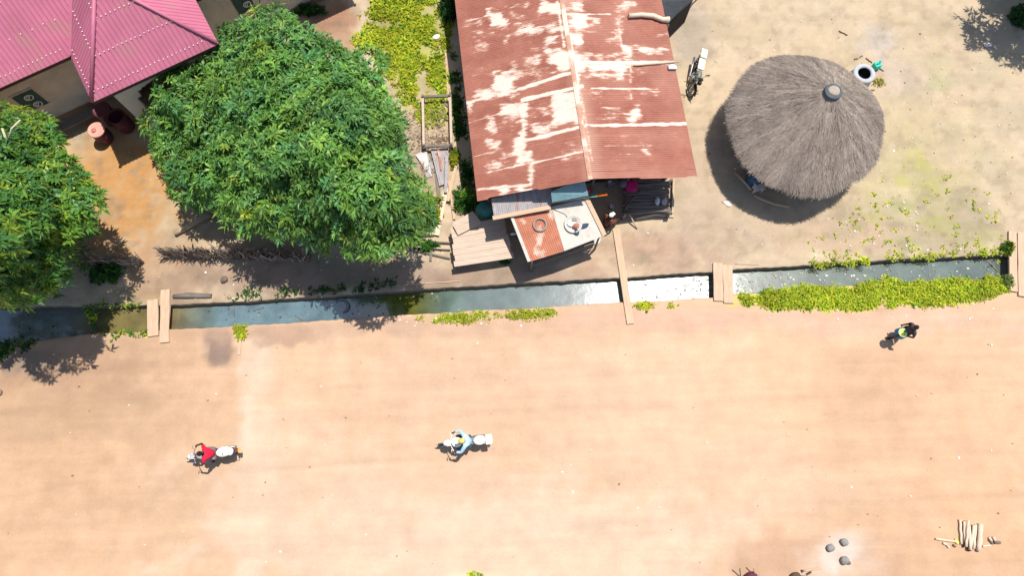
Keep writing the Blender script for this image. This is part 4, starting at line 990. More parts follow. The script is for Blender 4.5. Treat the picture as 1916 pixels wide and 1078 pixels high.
m = MB(); m.sheet([wp(857, 440, .72), wp(902, 417, .72), wp(884, 395, .78), wp(846, 418, .78)], .035)
for s in (.25, .5, .75): m.bar(wp(857, 440, .722).lerp(wp(846, 418, .782), s), wp(902, 417, .722).lerp(wp(884, 395, .782), s), .008, .006)
tag(m.build('loose_board', MT['plank_grey'], origin=wp(872, 418, .68)), 'loose board panel lying tilted on the upper corner of the plank table', 'board')
c = wp(906, 393, .45); m = MB(); m.ball((0, 0, 0), (.72, .62, .95), None, 18, 12, .06, 3); m.box((0, 0, -.25), (.56, .48, .5)); o = m.build('covered_crate', MT['green_teal'], local=True); o.location = c; o.rotation_euler = (0, 0, .2)
tag(o, 'bundle under a teal cover tucked below the left corner of the rusty roof', 'bundle')

# ------------------------------------------------------------------ bed frame, scrap sheets, planks, poles
fr = [wp(791, 181, .36), wp(842, 179, .36), wp(845, 272, .36), wp(793, 274, .36)]
bed = thing('bed_frame', 'empty rectangular wooden bed frame standing in the weedy plot', 'bed frame', ((fr[0].x + fr[2].x) / 2, (fr[0].y + fr[2].y) / 2, 0))
for i in range(4):
    a, b = fr[i], fr[(i + 1) % 4]; d = (b - a).normalized()
    m = MB(); m.bar(a - d * .06, b + d * .06, .10, .09 if i % 2 else .082, jit=.004); m.build('rail', MT['plank_grey'] if i % 2 else MT['old_wood'], bed)
for p in fr:
    q = p.lerp((fr[0] + fr[2]) / 2, .01); m = MB(); m.bar((q.x, q.y, -.03), (q.x, q.y, .5), .09, .09, (1, 0, 0)); m.build('leg', MT['old_wood'], bed)
SG = 'scrap sheets and boards in the weedy plot'
def scrap(label, P, mat, t=.008, corr=True):
    pts = [wp(*p) for p in P]; m = MB()
    if corr: m.corr(pts, pts[-1] - pts[0], .076, .01)
    else: m.sheet(pts, t)
    return tag(m.build('scrap_sheet', mat, origin=(pts[0].x, pts[0].y, pts[0].z)), label, 'metal sheet', SG)
scrap('grey corrugated sheet lying lengthwise just below the bed frame', [(806, 280, .16), (839, 276, .16), (838, 342, .12), (822, 348, .12)], MT['grey_sheet'])
scrap('crumpled rusty tipped sheet sticking out left of the scrap pile', [(777, 289, .10), (797, 280, .12), (812, 312, .12), (808, 330, .06), (795, 318, .05)], MT['steel'], corr=False)
scrap('narrow grey sheet with a rusty streak on top of the scrap pile', [(818, 279, .22), (822, 279, .22), (827, 318, .20), (824, 318, .20)], MT['rust'], corr=False)
scrap('small bent grey sheet at the left foot of the scrap pile', [(792, 312, .05), (806, 322, .06), (810, 330, .05), (798, 332, .04)], MT['grey_sheet'], corr=False)
PG = 'loose boards of the scrap pile'
plank('board', 'long pale grey board running down from the scrap sheets to the poles', 'board', (835, 352), (817, 440), .19, .035, .10, MT['log_pale'], PG)
plank('board', 'grey board under the scrap sheets, left of the long pale board', 'board', (814, 300), (822, 376), .14, .03, .02, MT['old_wood'], PG)
plank('board', 'short pale board leaning across the scrap pile toward the rusty roof', 'board', (853, 310), (838, 376), .11, .03, .17, MT['plank'], PG)
plank('board', 'thin tan board from the scrap pile to the corner of the plank table', 'board', (840, 338), (850, 410), .10, .03, .06, MT['plank'], PG)
plank('board', 'grey board at the right of the scrap sheets beside the yellow green weeds', 'board', (836, 290), (834, 360), .13, .03, .24, MT['grey_sheet'], PG)
plank('board', 'narrow timber lying along the shaded strip above the bed frame', 'board', (833, 92), (839, 178), .07, .05, .01, MT['plank'], PG)
QG = 'poles lying left of the plank table'
stick('pole', 'dark pole, lowest of the poles left of the plank table', 'pole', [(765, 466, .06), (842, 484, .06)], .045, MT['old_wood'], QG)
stick('pole', 'grey pole just above the lowest one left of the plank table', 'pole', [(764, 461, .12), (843, 466, .12)], .045, MT['stick'], QG)
stick('pole', 'uppermost grey pole ending at the corner of the plank table', 'pole', [(790, 452, .10), (846, 455, .10)], .035, MT['darkstick'], QG)
stick('pole', 'thin dark pole under the mango leaves above the other poles', 'pole', [(764, 444, .08), (812, 440, .1)], .03, MT['darkstick'], QG)
m = MB(); c = wp(806, 478, 0); m.bar((c.x, c.y - .25, .04), (c.x + .03, c.y + .3, .05), .1, .08, jit=.01); tag(m.build('wood_block', MT['old_wood'], origin=(c.x, c.y, 0)), 'dark block of wood propping the poles by the plank table', 'wood block')
lump('rag', 'white rag lying on the grass at the left eave of the rusty roof', 'rag', 816, 70, (.36, .24, .12), MT['white'], 0, .2, 3, .3)
lump('plastic_bag', 'pale pinkish plastic bag on the bare yard near the top right shadow', 'bag', 1846, 84, (.34, .26, .12), M('pink_bag', (.68, .56, .55), .6), 0, .3, 4, .2)
lump('stone', 'brown stone at the left edge of the road below the tree shadow', 'stone', 0, 735, (.26, .22, .14), MT['mud'], 0, .15, 6)
lump('stone', 'dark stone on the shaded bank near the left pair of planks', 'stone', 421, 524, (.30, .26, .2), MT['darkstick'], 0, .22, 8)

# ------------------------------------------------------------------ brush fences and log by the gate
def brush_fence(label, p0, p1, h, n, seed):
    r = random.Random(seed); a, b = at(*p0), at(*p1); d = (b - a).normalized(); nn = Vector((-d.y, d.x, 0)); L = (b - a).length
    o = thing('stick_fence', label, 'fence', a)
    m = MB()
    for i in range(n):
        t = r.random(); q = a.lerp(b, t) + nn * r.uniform(-.09, .09); hh = h * r.uniform(.55, 1.1)
        e = q + d * r.uniform(-.25, .55) + nn * r.uniform(-.15, .15) + Vector((0, 0, hh)); mid = q.lerp(e, .5) + Vector((r.uniform(-.06, .06), r.uniform(-.06, .06), 0))
        m.col = r.choice([(.24, .18, .145), (.33, .27, .22), (.16, .12, .10), (.44, .37, .31)])
        m.tube([q, mid, e], [r.uniform(.016, .035), .02, .009], 5, cap=False)
    for z in (.3, .62):
        for i in range(int(L / 1.1)):
            s = a.lerp(b, i * 1.1 / L); e = a.lerp(b, min(1, (i * 1.1 + 1.5) / L)); m.col = (.3, .24, .19)
            m.tube([s + nn * .1 + Vector((0, 0, z)), e + nn * .1 + Vector((0, 0, z + .05))], .022, 5)
    m.build('brush', M('fence_twigs', (1, 1, 1), .9, .25, 8, attr=True), o)
    for i in range(int(L / 1.3) + 1):
        q = a.lerp(b, min(1, i * 1.3 / L)); m = MB(); m.tube([(q.x, q.y, -.1), (q.x + .03, q.y, h * 1.05)], [.05, .04], 7); m.build('post', MT['old_wood'], o)
brush_fence('rough fence of dry sticks under the front of the mango tree', (312, 478), (580, 486), .95, 520, 3)
brush_fence('short stick fence right of the yellow green tree, ending at the gap to the yard', (268, 492), (100, 494), .85, 280, 4)
stick('log', 'thick log lying on the orange yard at the edge of the mango tree', 'log', [(327, 437, .13), (352, 424, .13), (392, 400, .13)], [.10, .11, .13], MT['stick'], n=12)

# ------------------------------------------------------------------ crossings and wood by the ditch
CG = 'slabs and boards laid across the ditch'
plank('plank', 'short tan board bridging the ditch, leftmost of the left pair', 'plank', (285, 561), (286, 629), .41, .07, .01, MT['plank'], CG, .012)
plank('plank', 'longer tapered board bridging the ditch right beside the leftmost one', 'plank', (309, 542), (307, 641), .34, .07, .01, MT['plank'], CG, .02)
plank('plank', 'long narrow timber spanning the ditch from the stall to the road', 'plank', (1153, 428), (1180, 606), .27, .06, .01, MT['plank'], CG, .012)
plank('plank', 'tan plank across the ditch, left one of the pair at the end of the grass', 'plank', (1343, 492), (1345, 563), .36, .07, .01, MT['plank'], CG)
plank('plank', 'tan plank across the ditch, touching the bright grass strip', 'plank', (1361, 496), (1364, 567), .37, .07, .01, MT['plank'], CG)
plank('plank', 'broad pale slab over the ditch near the right edge, next to the green tuft', 'plank', (1895, 433), (1897, 545), .30, .08, .01, MT['plank'], CG)
plank('plank', 'broad pale slab over the ditch cut by the right edge of the view', 'plank', (1916, 437), (1918, 555), .48, .08, .01, MT['plank'], CG)
stick('log', 'flat grey log lying along the north bank beside the left pair of planks', 'log', [(324, 555, .05), (350, 553, .06), (396, 554, .04)], [.08, .12, .09], MT['old_wood'], n=10)
plank('board', 'thin dry board lying in the road near the wet patch by the ditch', 'board', (452, 620), (447, 664), .09, .03, .006, MT['plank'], None)
m = MB(); m.torus((0, 0, 0), .27, .06, None, 26, 8); o = m.build('tyre', MT['tyre_dusty'], local=True); o.location = at(640, 573, WATER_Z) + Vector((0, 0, .0)); o.rotation_euler = (R(16), R(-24), 0); tag(o, 'old tyre half sunk in the dark ditch water below the mango tree', 'tyre')
TG = 'twigs floating in the ditch'
for lab, p, q in (('thin dark twig standing upright in the reflection left of the ditch', (438, 567), (438, 592)), ('short dark twig slanting in the ditch left of the sunken tyre', (552, 590), (568, 602)), ('dark twig lying along the ditch water nearest the left pair of planks', (474, 582), (494, 575)), ('pale twig floating in the ditch near the right hand grass tip', (1838, 478), (1866, 506))):
    stick('twig', lab, 'twig', [(*p, WATER_Z + .015), (*q, WATER_Z + .03)], .014, MT['darkstick'] if 'dark' in lab else MT['stick'], TG)
stick('pole', 'thin pale stick lying along the top bank left of the pair of planks', 'stick', [(752, 533, .02), (862, 526, .02)], .022, MT['plank'])
stick('stick', 'pale dry stick on the bank above the pair of planks', 'stick', [(1376, 494, .02), (1420, 495, .02)], .018, MT['plank'])

# ------------------------------------------------------------------ pole platform and things in the veranda shade
pl = [wp(1166, 404, .5), wp(1256, 400, .5), wp(1258, 336, .5), wp(1170, 338, .5)]
plat = thing('pole_platform', 'low platform of dark weathered poles at the right front of the shop', 'platform', ((pl[0].x + pl[2].x) / 2, (pl[0].y + pl[2].y) / 2, 0))
rr = random.Random(5)
for i in range(11):
    t = (i + .5) / 11; a = pl[0].lerp(pl[3], t); b = pl[1].lerp(pl[2], t); d = (b - a).normalized()
    a = a - d * rr.uniform(-.1, .12) + Vector((0, rr.uniform(-.05, .05), rr.uniform(-.02, .04))); b = b + d * rr.uniform(-.12, .1) + Vector((0, rr.uniform(-.05, .05), rr.uniform(-.02, .03)))
    m = MB(); r0 = rr.uniform(.045, .085); m.tube([a, a.lerp(b, .35) + Vector((0, rr.uniform(-.05, .05), 0)), a.lerp(b, .7) + Vector((0, rr.uniform(-.05, .05), 0)), b], [r0, r0 * 1.05, r0 * .95, r0 * .8], 9)
    m.build('pole', MT['old_wood'], plat)
for p in pl:
    m = MB(); q = p.lerp((pl[0] + pl[2]) / 2, .06); m.tube([(q.x, q.y, -.05), (q.x, q.y, .62)], [.06, .05], 8); m.build('leg', MT['old_wood'], plat)
for p, q in ((pl[1], pl[2]), (pl[0], pl[3])):
    m = MB(); m.tube([p + Vector((0, 0, -.1)), q + Vector((0, 0, -.1))], .05, 8); m.build('rail', MT['old_wood'], plat)
m = MB(); m.bar(pl[1] + Vector((.03, 0, .1)), pl[2] + Vector((.03, 0, .1)), .07, .05, jit=.004); m.build('rail', MT['stick'], plat)
VG = 'sticks around the pole platform'
stick('stick', 'pale bowed stick lying along the front edge of the pole platform', 'stick', [(1190, 409, .1), (1225, 401, .12), (1262, 405, .1)], [.04, .05, .02], MT['log_pale'], VG)
stick('stick', 'tan stick leaning out from the pole platform into the sun', 'stick', [(1172, 390, .55), (1192, 428, .03)], .032, MT['stick'], VG)
stick('stick', 'thin grey stick lying slantwise over the poles of the platform', 'stick', [(1169, 391, .63), (1190, 366, .66), (1208, 350, .66)], .022, MT['darkstick'], VG)
lump('cloth', 'magenta cloth heaped on the pole platform under the rusty eave', 'cloth', 1181, 349, (.5, .55, .22), MT['pink_cloth'], .52, .25, 3, .5, freq=3)
lump('cloth', 'mauve cloth beside the magenta heap on the pole platform', 'cloth', 1168, 343, (.4, .4, .15), MT['mauve_cloth'], .52, .25, 6, .2, freq=3)
lump('plastic_bag', 'pale blue bag standing on the pole platform', 'bag', 1229, 378, (.2, .36, .2), MT['ltblue'], .55, .15, 7)
lump('plastic_bag', 'grey bag lying right of the pale blue one on the pole platform', 'bag', 1242, 378, (.26, .26, .14), MT['steel'], .55, .2, 9)
def pot(label, px, py, z, r):
    c = at(px, py, z); m = MB(); m.lathe([(0, 0), (r * .8, 0), (r, .04), (r, .12), (r * 1.1, .13), (r * 1.1, .145), (r * .9, .14), (r * .85, .03), (0, .02)], (0, 0, 0), 20); m.tube([(r, 0, .11), (r * 1.45, 0, .12)], .012, 6)
    o = m.build('cooking_pot', MT['chrome'], local=True); o.location = c; return tag(o, label, 'pot', 'pots in the veranda shade')
pot('steel pot in the dark veranda close under the rusty eave', 1141, 345, .5, .095); pot('steel pot in the dark veranda just behind the seated person', 1144, 388, .02, .10)
st = MB(); c = at(1141, 345, 0); 
stl = thing('stool', 'low dark stool under the steel pot in the veranda', 'stool', (c.x, c.y, 0))
m = MB(); m.lathe([(0, .45), (.2, .45), (.2, .495), (0, .495)], (c.x, c.y, 0), 16, smooth=False); m.build('seat', MT['old_wood'], stl)
for k in range(4): m = MB(); m.tube([(c.x + .17 * math.cos(k * 1.57 + .7), c.y + .17 * math.sin(k * 1.57 + .7), 0), (c.x + .12 * math.cos(k * 1.57 + .7), c.y + .12 * math.sin(k * 1.57 + .7), .45)], .022, 6); m.build('leg', MT['old_wood'], stl)
lump('cloth', 'scrap of magenta cloth hanging at the end of the teal awning', 'cloth', 1101, 357, (.13, .16, .12), MT['pink_cloth'], 1.9, .2, 8)
0 and lump('stone', 'pale flat stone in the soil between the stall and the ditch', 'stone', 1127, 489, (.2, .45, .05), MT['palestone'], 0, .2, 4)
lump('rag', 'pale scraps of rag at the front corner of the stall, at the shade line', 'rag', 1117, 452, (.34, .26, .1), MT['palestone'], 0, .3, 14, .3, freq=3)
lump('rag', 'small whitish rag lying in the stall shadow near the ditch', 'rag', 1095, 470, (.2, .14, .06), MT['palestone'], 0, .3, 24, .3, freq=3)

# dark tarpaulin shelter at the top
dS = [wp(1251, 44, 1.5), wp(1296, -2, 1.5), wp(1330, -60, 1.75), wp(1225, -60, 1.95), wp(1236, 4, 1.9)]
tp = thing('tarpaulin_shelter', 'charcoal tarpaulin lean-to against the top of the rusty roof', 'shelter', wp(1262, 0, 0))
m = MB(); m.sheet(dS, .012); m.build('tarpaulin', MT['charcoal'], tp)
m = MB(); m.tube([dS[0], dS[1], dS[2]], .03, 7); m.build('edge_pole', MT['black'], tp)
for p in dS[:3]: m = MB(); m.tube([(p.x, p.y, -.05), (p.x, p.y, p.z)], .035, 7); m.build('post', MT['old_wood'], tp)
m = MB(); a, b = dS[0], dS[1]; m.sheet([a, b, Vector((b.x, b.y, .05)), Vector((a.x, a.y, .05))], .01); m.build('side_sheet', MT['dark'], tp)

# ------------------------------------------------------------------ thatched hut
HX, HY = 11.32, 13.12; HR = 3.0; EZ, AZ = 1.72, 4.0
hut = thing('thatched_hut', 'round mud hut with a conical grey straw thatch roof', 'hut', (HX, HY, 0))
r = np.random.default_rng(77)
m = MB(); m.lathe([(2.25, -.1), (2.22, 1.0), (2.2, 2.15), (2.08, 2.15), (2.08, -.1)], (HX, HY, 0), 40); m.build('wall', MT['mud'], hut)
def cone_pt(a, t):   # t: 0 apex .. 1 eave
    rad = HR * t * (1 + .015 * np.sin(3 * a + 1) + .012 * np.sin(7 * a)); z = AZ - (AZ - EZ) * (t ** 1.08) + .05 * np.sin(np.pi * t) 
    return HX + .10 * (1 - t) + rad * np.cos(a), HY + rad * np.sin(a), z
m = MB(); m.col = (.2, .16, .125)
m.lathe([(.02, AZ - .06)] + [(HR * t * .985, AZ - (AZ - EZ) * t ** 1.08 - .07) for t in (.2, .4, .6, .8, .97)] + [(HR * .95, EZ - .2)] + [(HR * t * .93, AZ - (AZ - EZ) * t - .3) for t in (.8, .4, .1)], (HX, HY, 0), 60)
m.build('thatch_base', MT['thatch'], hut)
def straw():
    N = 56000; a = r.uniform(0, 2 * np.pi, N); t = np.sqrt(r.uniform(.006, 1.0, N)); 
    L = r.uniform(.2, .55, N); dt = L / math.hypot(HR, AZ - EZ)
    t0 = np.clip(t - dt * .5, .012, 1); t1 = np.minimum(t + dt * .5, 1.0 + r.uniform(-.035, .045, N) + .05 * (vnoise(a * 16, a * 0, 1.0, 8) - .5) + .02 * (vnoise(a * 45, a * 0, 1.0, 9) - .5))
    skew = r.normal(0, .035, N) / np.maximum(t, .12)
    x0, y0, z0 = cone_pt(a, t0); x1, y1, z1 = cone_pt(a + skew, t1)
    bund = fbm(a * 9, t * 3.0, 1.0, 5); lift = r.uniform(.0, .055, N) + .09 * (bund - .5)
    lay = .035 * np.mod(t * 5.2 + .25 * fbm(a * 4, t * 0, 1.0, 35), 1.0); lift = lift + lay
    z0 = z0 + lift; z1 = z1 + lift + r.uniform(0, .03, N) - .02
    w_ = r.uniform(.005, .013, N); tx, ty = -np.sin(a) * w_, np.cos(a) * w_
    V = np.stack([np.stack([x0 - tx, y0 - ty, z0], -1), np.stack([x0 + tx, y0 + ty, z0], -1), np.stack([x1 + tx * .6, y1 + ty * .6, z1], -1), np.stack([x1 - tx * .6, y1 - ty * .6, z1], -1)], 1).reshape(-1, 3)
    pal = np.array([(.33, .265, .205), (.29, .23, .185), (.37, .30, .24), (.23, .18, .145), (.42, .36, .30), (.30, .25, .215)])
    c = (pal[r.integers(len(pal), size=N)] * .5 + pal.mean(0) * .5) * r.uniform(.82, 1.08, (N, 1)) * np.array([[.99, 1.0, 1.03]]); 
    c = c * (.62 + .7 * fbm(a * 14, t * 2.2, 1.0, 15))[:, None] * (.86 + .3 * fbm(a * 2.2, t * 3, 1.2, 25))[:, None]
    mesh_np('thatch', V, np.arange(4 * N).reshape(-1, 4), MT['thatch'], np.repeat(c, 4, 0), parent=hut)
straw()
ax, ay, az = cone_pt(0.0, 0.0); m = MB(); m.torus((HX + .08, HY, AZ - .01), .26, .062, None, 26, 8); m.build('roof_ring', M('ring_tyre', (.075, .10, .115), .8, .2), hut)
m = MB(); m.col = (.36, .30, .24); m.ball((HX + .14, HY + .07, AZ - .02), (.52, .50, .16), None, 16, 9, .1, 4); m.build('top_bundle', MT['thatch'], hut)
HG = 'logs lying in the shade of the thatched hut'
stick('log', 'bent grey log in the hut shadow, the one further left', 'log', [(1375, 323, .09), (1390, 337, .1), (1406, 355, .09)], [.05, .06, .06], MT['stick'], HG, n=10)
stick('log', 'long grey log in the hut shadow, lying lowest under the thatch edge', 'log', [(1410, 365, .09), (1432, 375, .1), (1450, 382, .09), (1476, 387, .1)], [.07, .07, .055, .06], MT['stick'], HG, n=10)
ch = thing('stool', 'pale low stool in the shade between the two logs by the hut', 'stool', at(1420, 349, 0))
c0 = at(1420, 351, .32); m = MB(); m.box((c0.x, c0.y, .32), (.42, .26, .05), Matrix.Rotation(.25, 3, 'Z')); m.build('seat', MT['palestone'], ch)
m = MB(); m.box((c0.x - .2, c0.y + .17, .42), (.06, .5, .05), Matrix.Rotation(.35, 3, 'Z')); m.build('back_board', MT['palestone'], ch)
for dx, dy in ((-.16, -.1), (.16, -.06), (-.18, .08), (.14, .1)): m = MB(); m.bar((c0.x + dx, c0.y + dy, 0), (c0.x + dx, c0.y + dy, .3), .05, .05, (1, 0, 0)); m.build('leg', MT['palestone'], ch)
bd = at(1409, 330, .55); dr = MB(); dr.lathe([(0, 0), (.24, 0), (.26, .1), (.26, .6), (.22, .66), (.0, .67)], (0, 0, 0), 20); o = dr.build('water_drum', MT['barrel_blue'], local=True); o.location = (bd.x + .12, bd.y, 0); tag(o, 'dark blue drum under the thatch edge of the round hut', 'barrel')
lump('rag', 'pale crumpled scraps on the soil at the rim of the hut shadow', 'rag', 1360, 380, (.36, .2, .03), MT['palestone'], 0, .35, 33, -.5, freq=3)

# ------------------------------------------------------------------ well and jug
wc = at(1618, 136, .5); well = thing('well', 'round grey well ring with black mouth right above the thatched hut', 'well', (wc.x, wc.y, 0))
m = MB(); m.lathe([(.49, -.05), (.50, .02), (.44, .22), (.43, .36), (.46, .46), (.43, .5), (.35, .51), (.272, .49), (.265, .05)], (wc.x, wc.y, 0), 36); m.build('well_ring', MT['well'], well)
m = MB(); m.lathe([(.2645, .462), (.2645, .06), (0, .055)], (wc.x, wc.y, 0), 30); m.build('shaft', MT['black'], well)  # darkness of a deep shaft painted as black lining, closed near ground level
m = MB(); m.torus((wc.x, wc.y, .07), .44, .05, None, 32, 8); m.build('base_ring', MT['stone'], well)
jc = at(1641, 122, .2); jug = thing('jerrycan', 'bright turquoise jerrycan lying against the well ring', 'jerrycan', (jc.x, jc.y, 0), (0, 0, .3))
m = MB(); m.box((0, 0, .17), (.30, .26, .30)); m.build('can_body', MT['turq'], jug, local=True, bevel=.05)
m = MB(); m.tube([(-.09, 0, .32), (-.08, 0, .38), (.06, 0, .38), (.08, 0, .32)], .018, 7); m.build('handle', MT['turq'], jug, local=True)
m = MB(); m.lathe([(.035, .31), (.035, .38), (0, .385)], (.11, .07, 0), 12); m.build('cap', MT['turq'], jug, local=True)
WG = 'twigs lying round the well'
for lab, p, q in (('dark crooked twig above the well, left of the jerrycan', (1620, 108), (1632, 117)), ('short twig left of the well mouth', (1598, 110), (1606, 109)), ('brown twig sticking out right of the jerrycan', (1645, 126), (1654, 132)), ('short dark twig nearest the hut thatch below the well', (1628, 169), (1637, 167)), ('dark twig among yellow leaves right below the well', (1637, 152), (1642, 158)), ('tiny twig at the upper left of the well ring', (1609, 107), (1614, 103)), ('curled twig on bare soil well above the hut', (1570, 57), (1586, 65))):
    stick('twig', lab, 'twig', [(*p, .03), (*q, .03)], .022, MT['darkstick'], WG, kink=.02)
grass('weeds', 'yellowed leaves lying right below the well', [(1628, 150), (1652, 148), (1656, 166), (1634, 172)], 30, .1, [(.45, .40, .08), (.4, .36, .12)], 81, k=6, cat='weeds', width=.4, up=.3)

# ------------------------------------------------------------------ hearth and firewood at the lower right
hg = 'three hearth stones round the ash'
lump('hearth_stone', 'grey hearth stone left of the ash patch', 'stone', 1552, 1026, (.30, .27, .2), MT['stone'], 0, .12, 21, .2, hg)
lump('hearth_stone', 'grey hearth stone at the upper right of the ash patch', 'stone', 1578, 1015, (.30, .25, .2), MT['stone'], 0, .12, 22, -.5, hg)
lump('hearth_stone', 'grey hearth stone below the ash patch beside a small chip', 'stone', 1578, 1049, (.32, .27, .22), MT['stone'], 0, .14, 23, .7, hg)
lump('stone', 'small dark stone chip touching the lowest hearth stone', 'stone', 1587, 1054, (.16, .13, .1), MT['darkstick'], 0, .15, 25)
FG = 'split logs in the firewood stack'
for lab, p, q, r_, z in (('thin split log at the left side of the firewood stack', (1796, 973), (1799, 1019), .045, .06), ('crooked split log second from the left in the firewood stack', (1804, 976), (1806, 1022), .05, .07), ('split log in the middle of the firewood stack with a raised upper end', (1812, 974), (1808, 1024), .045, .16), ('pale log slanting across the middle of the firewood stack', (1813, 984), (1816, 1030), .055, .17), ('pale log leaning left, third from the right in the stack', (1822, 983), (1816, 1026), .05, .08), ('short log with a dark end under the middle of the stack', (1826, 982), (1822, 1028), .045, .07), ('thickest pale log at the right side of the firewood stack', (1835, 981), (1831, 1032), .085, .09)):
    stick('firewood_log', lab, 'firewood', [(*p, z), (*q, z)], r_, MT['firewood'], FG, kink=.015, n=8)
for lab, px, py in (('charred log butt sticking out at the lower left of the stack', 1804, 1021), ('charred log butt under the slanting pale log of the stack', 1814, 1029)):
    m = MB(); c = at(px, py, .06); m.tube([(c.x, c.y + .12, .06), (c.x, c.y - .05, .06)], [.05, .055], 9); tag(m.build('log_butt', MT['charred'], origin=(c.x, c.y, 0)), lab, 'log butt')
KG = 'loose kindling beside the firewood stack'
for lab, p, q, r_ in (('long pale stick left of the firewood stack, charred tip outward', (1750, 1009), (1788, 1014), .04), ('short stick just below the long one left of the stack', (1764, 1017), (1772, 1020), .04), ('short brown stick left of the stack, nearest to it', (1783, 1020), (1788, 1024), .035), ('small brown chip farthest below the long stick', (1772, 1021), (1776, 1026), .035), ('pale stick between the stack and the right hand kindling', (1838, 1023), (1854, 1021), .035), ('dark stick in the right hand kindling heap', (1850, 1010), (1858, 1019), .035), ('upright pale stub in the right hand kindling heap', (1850, 1006), (1855, 1012), .045), ('second pale stub in the right hand kindling heap', (1858, 1005), (1862, 1012), .045), ('grey stick at the far right of the kindling heap', (1860, 1016), (1872, 1016), .05)):
    stick('kindling', lab, 'kindling', [(*p, .04), (*q, .04)], r_, MT['firewood'] if ('pale' in lab or 'long' in lab) else MT['darkstick'], KG, n=7)
lump('leaf_scrap', 'yellow leaf scrap against the left side of the firewood stack', 'leaf', 1789, 1014, (.14, .2, .08), M('yellow_leaf', (.55, .5, .12), .8), 0, .3, 4)
BG = 'sticks at the bottom edge of the view'
stick('stick', 'dark upright stick at the bottom edge left of the maroon bundle', 'stick', [(1384, 1064, .5), (1386, 1082, .0)], .02, MT['darkstick'], BG)
stick('stick', 'pale stick leaning over the maroon bundle at the bottom edge', 'stick', [(1409, 1060, .45), (1414, 1080, .05)], .02, MT['plank'], BG)
lump('cloth_bundle', 'maroon bundle cut by the bottom edge of the view', 'bundle', 1402, 1084, (.5, .5, .3), MT['barrel'], 0, .2, 3)
lump('plastic_bag', 'whitish bag beside the maroon bundle at the bottom edge', 'bag', 1416, 1084, (.24, .3, .2), MT['mauve_cloth'], 0, .2, 5)
stick('stick', 'long pale stick lying above the brown sticks at the bottom edge', 'stick', [(1503, 1069, .04), (1536, 1064, .04)], .035, MT['plank'], BG)
stick('stick', 'short brown stick slanting at the bottom edge below the pale one', 'stick', [(1508, 1077, .05), (1518, 1071, .05)], .035, MT['charred'], BG)
stick('stick', 'tiny dark stub at the left end of the pale stick, bottom edge', 'stick', [(1500, 1067, .05), (1502, 1072, .05)], .025, MT['charred'], BG)
stick('stick', 'grey stick crossing the brown ones at the bottom right edge', 'stick', [(1486, 1074, .05), (1524, 1079, .05)], .03, MT['stick'], BG)
lump('wood_stump', 'brown stump cut by the bottom edge left of the pale stick', 'stump', 1486, 1082, (.4, .4, .25), MT['charred'], 0, .15, 3)
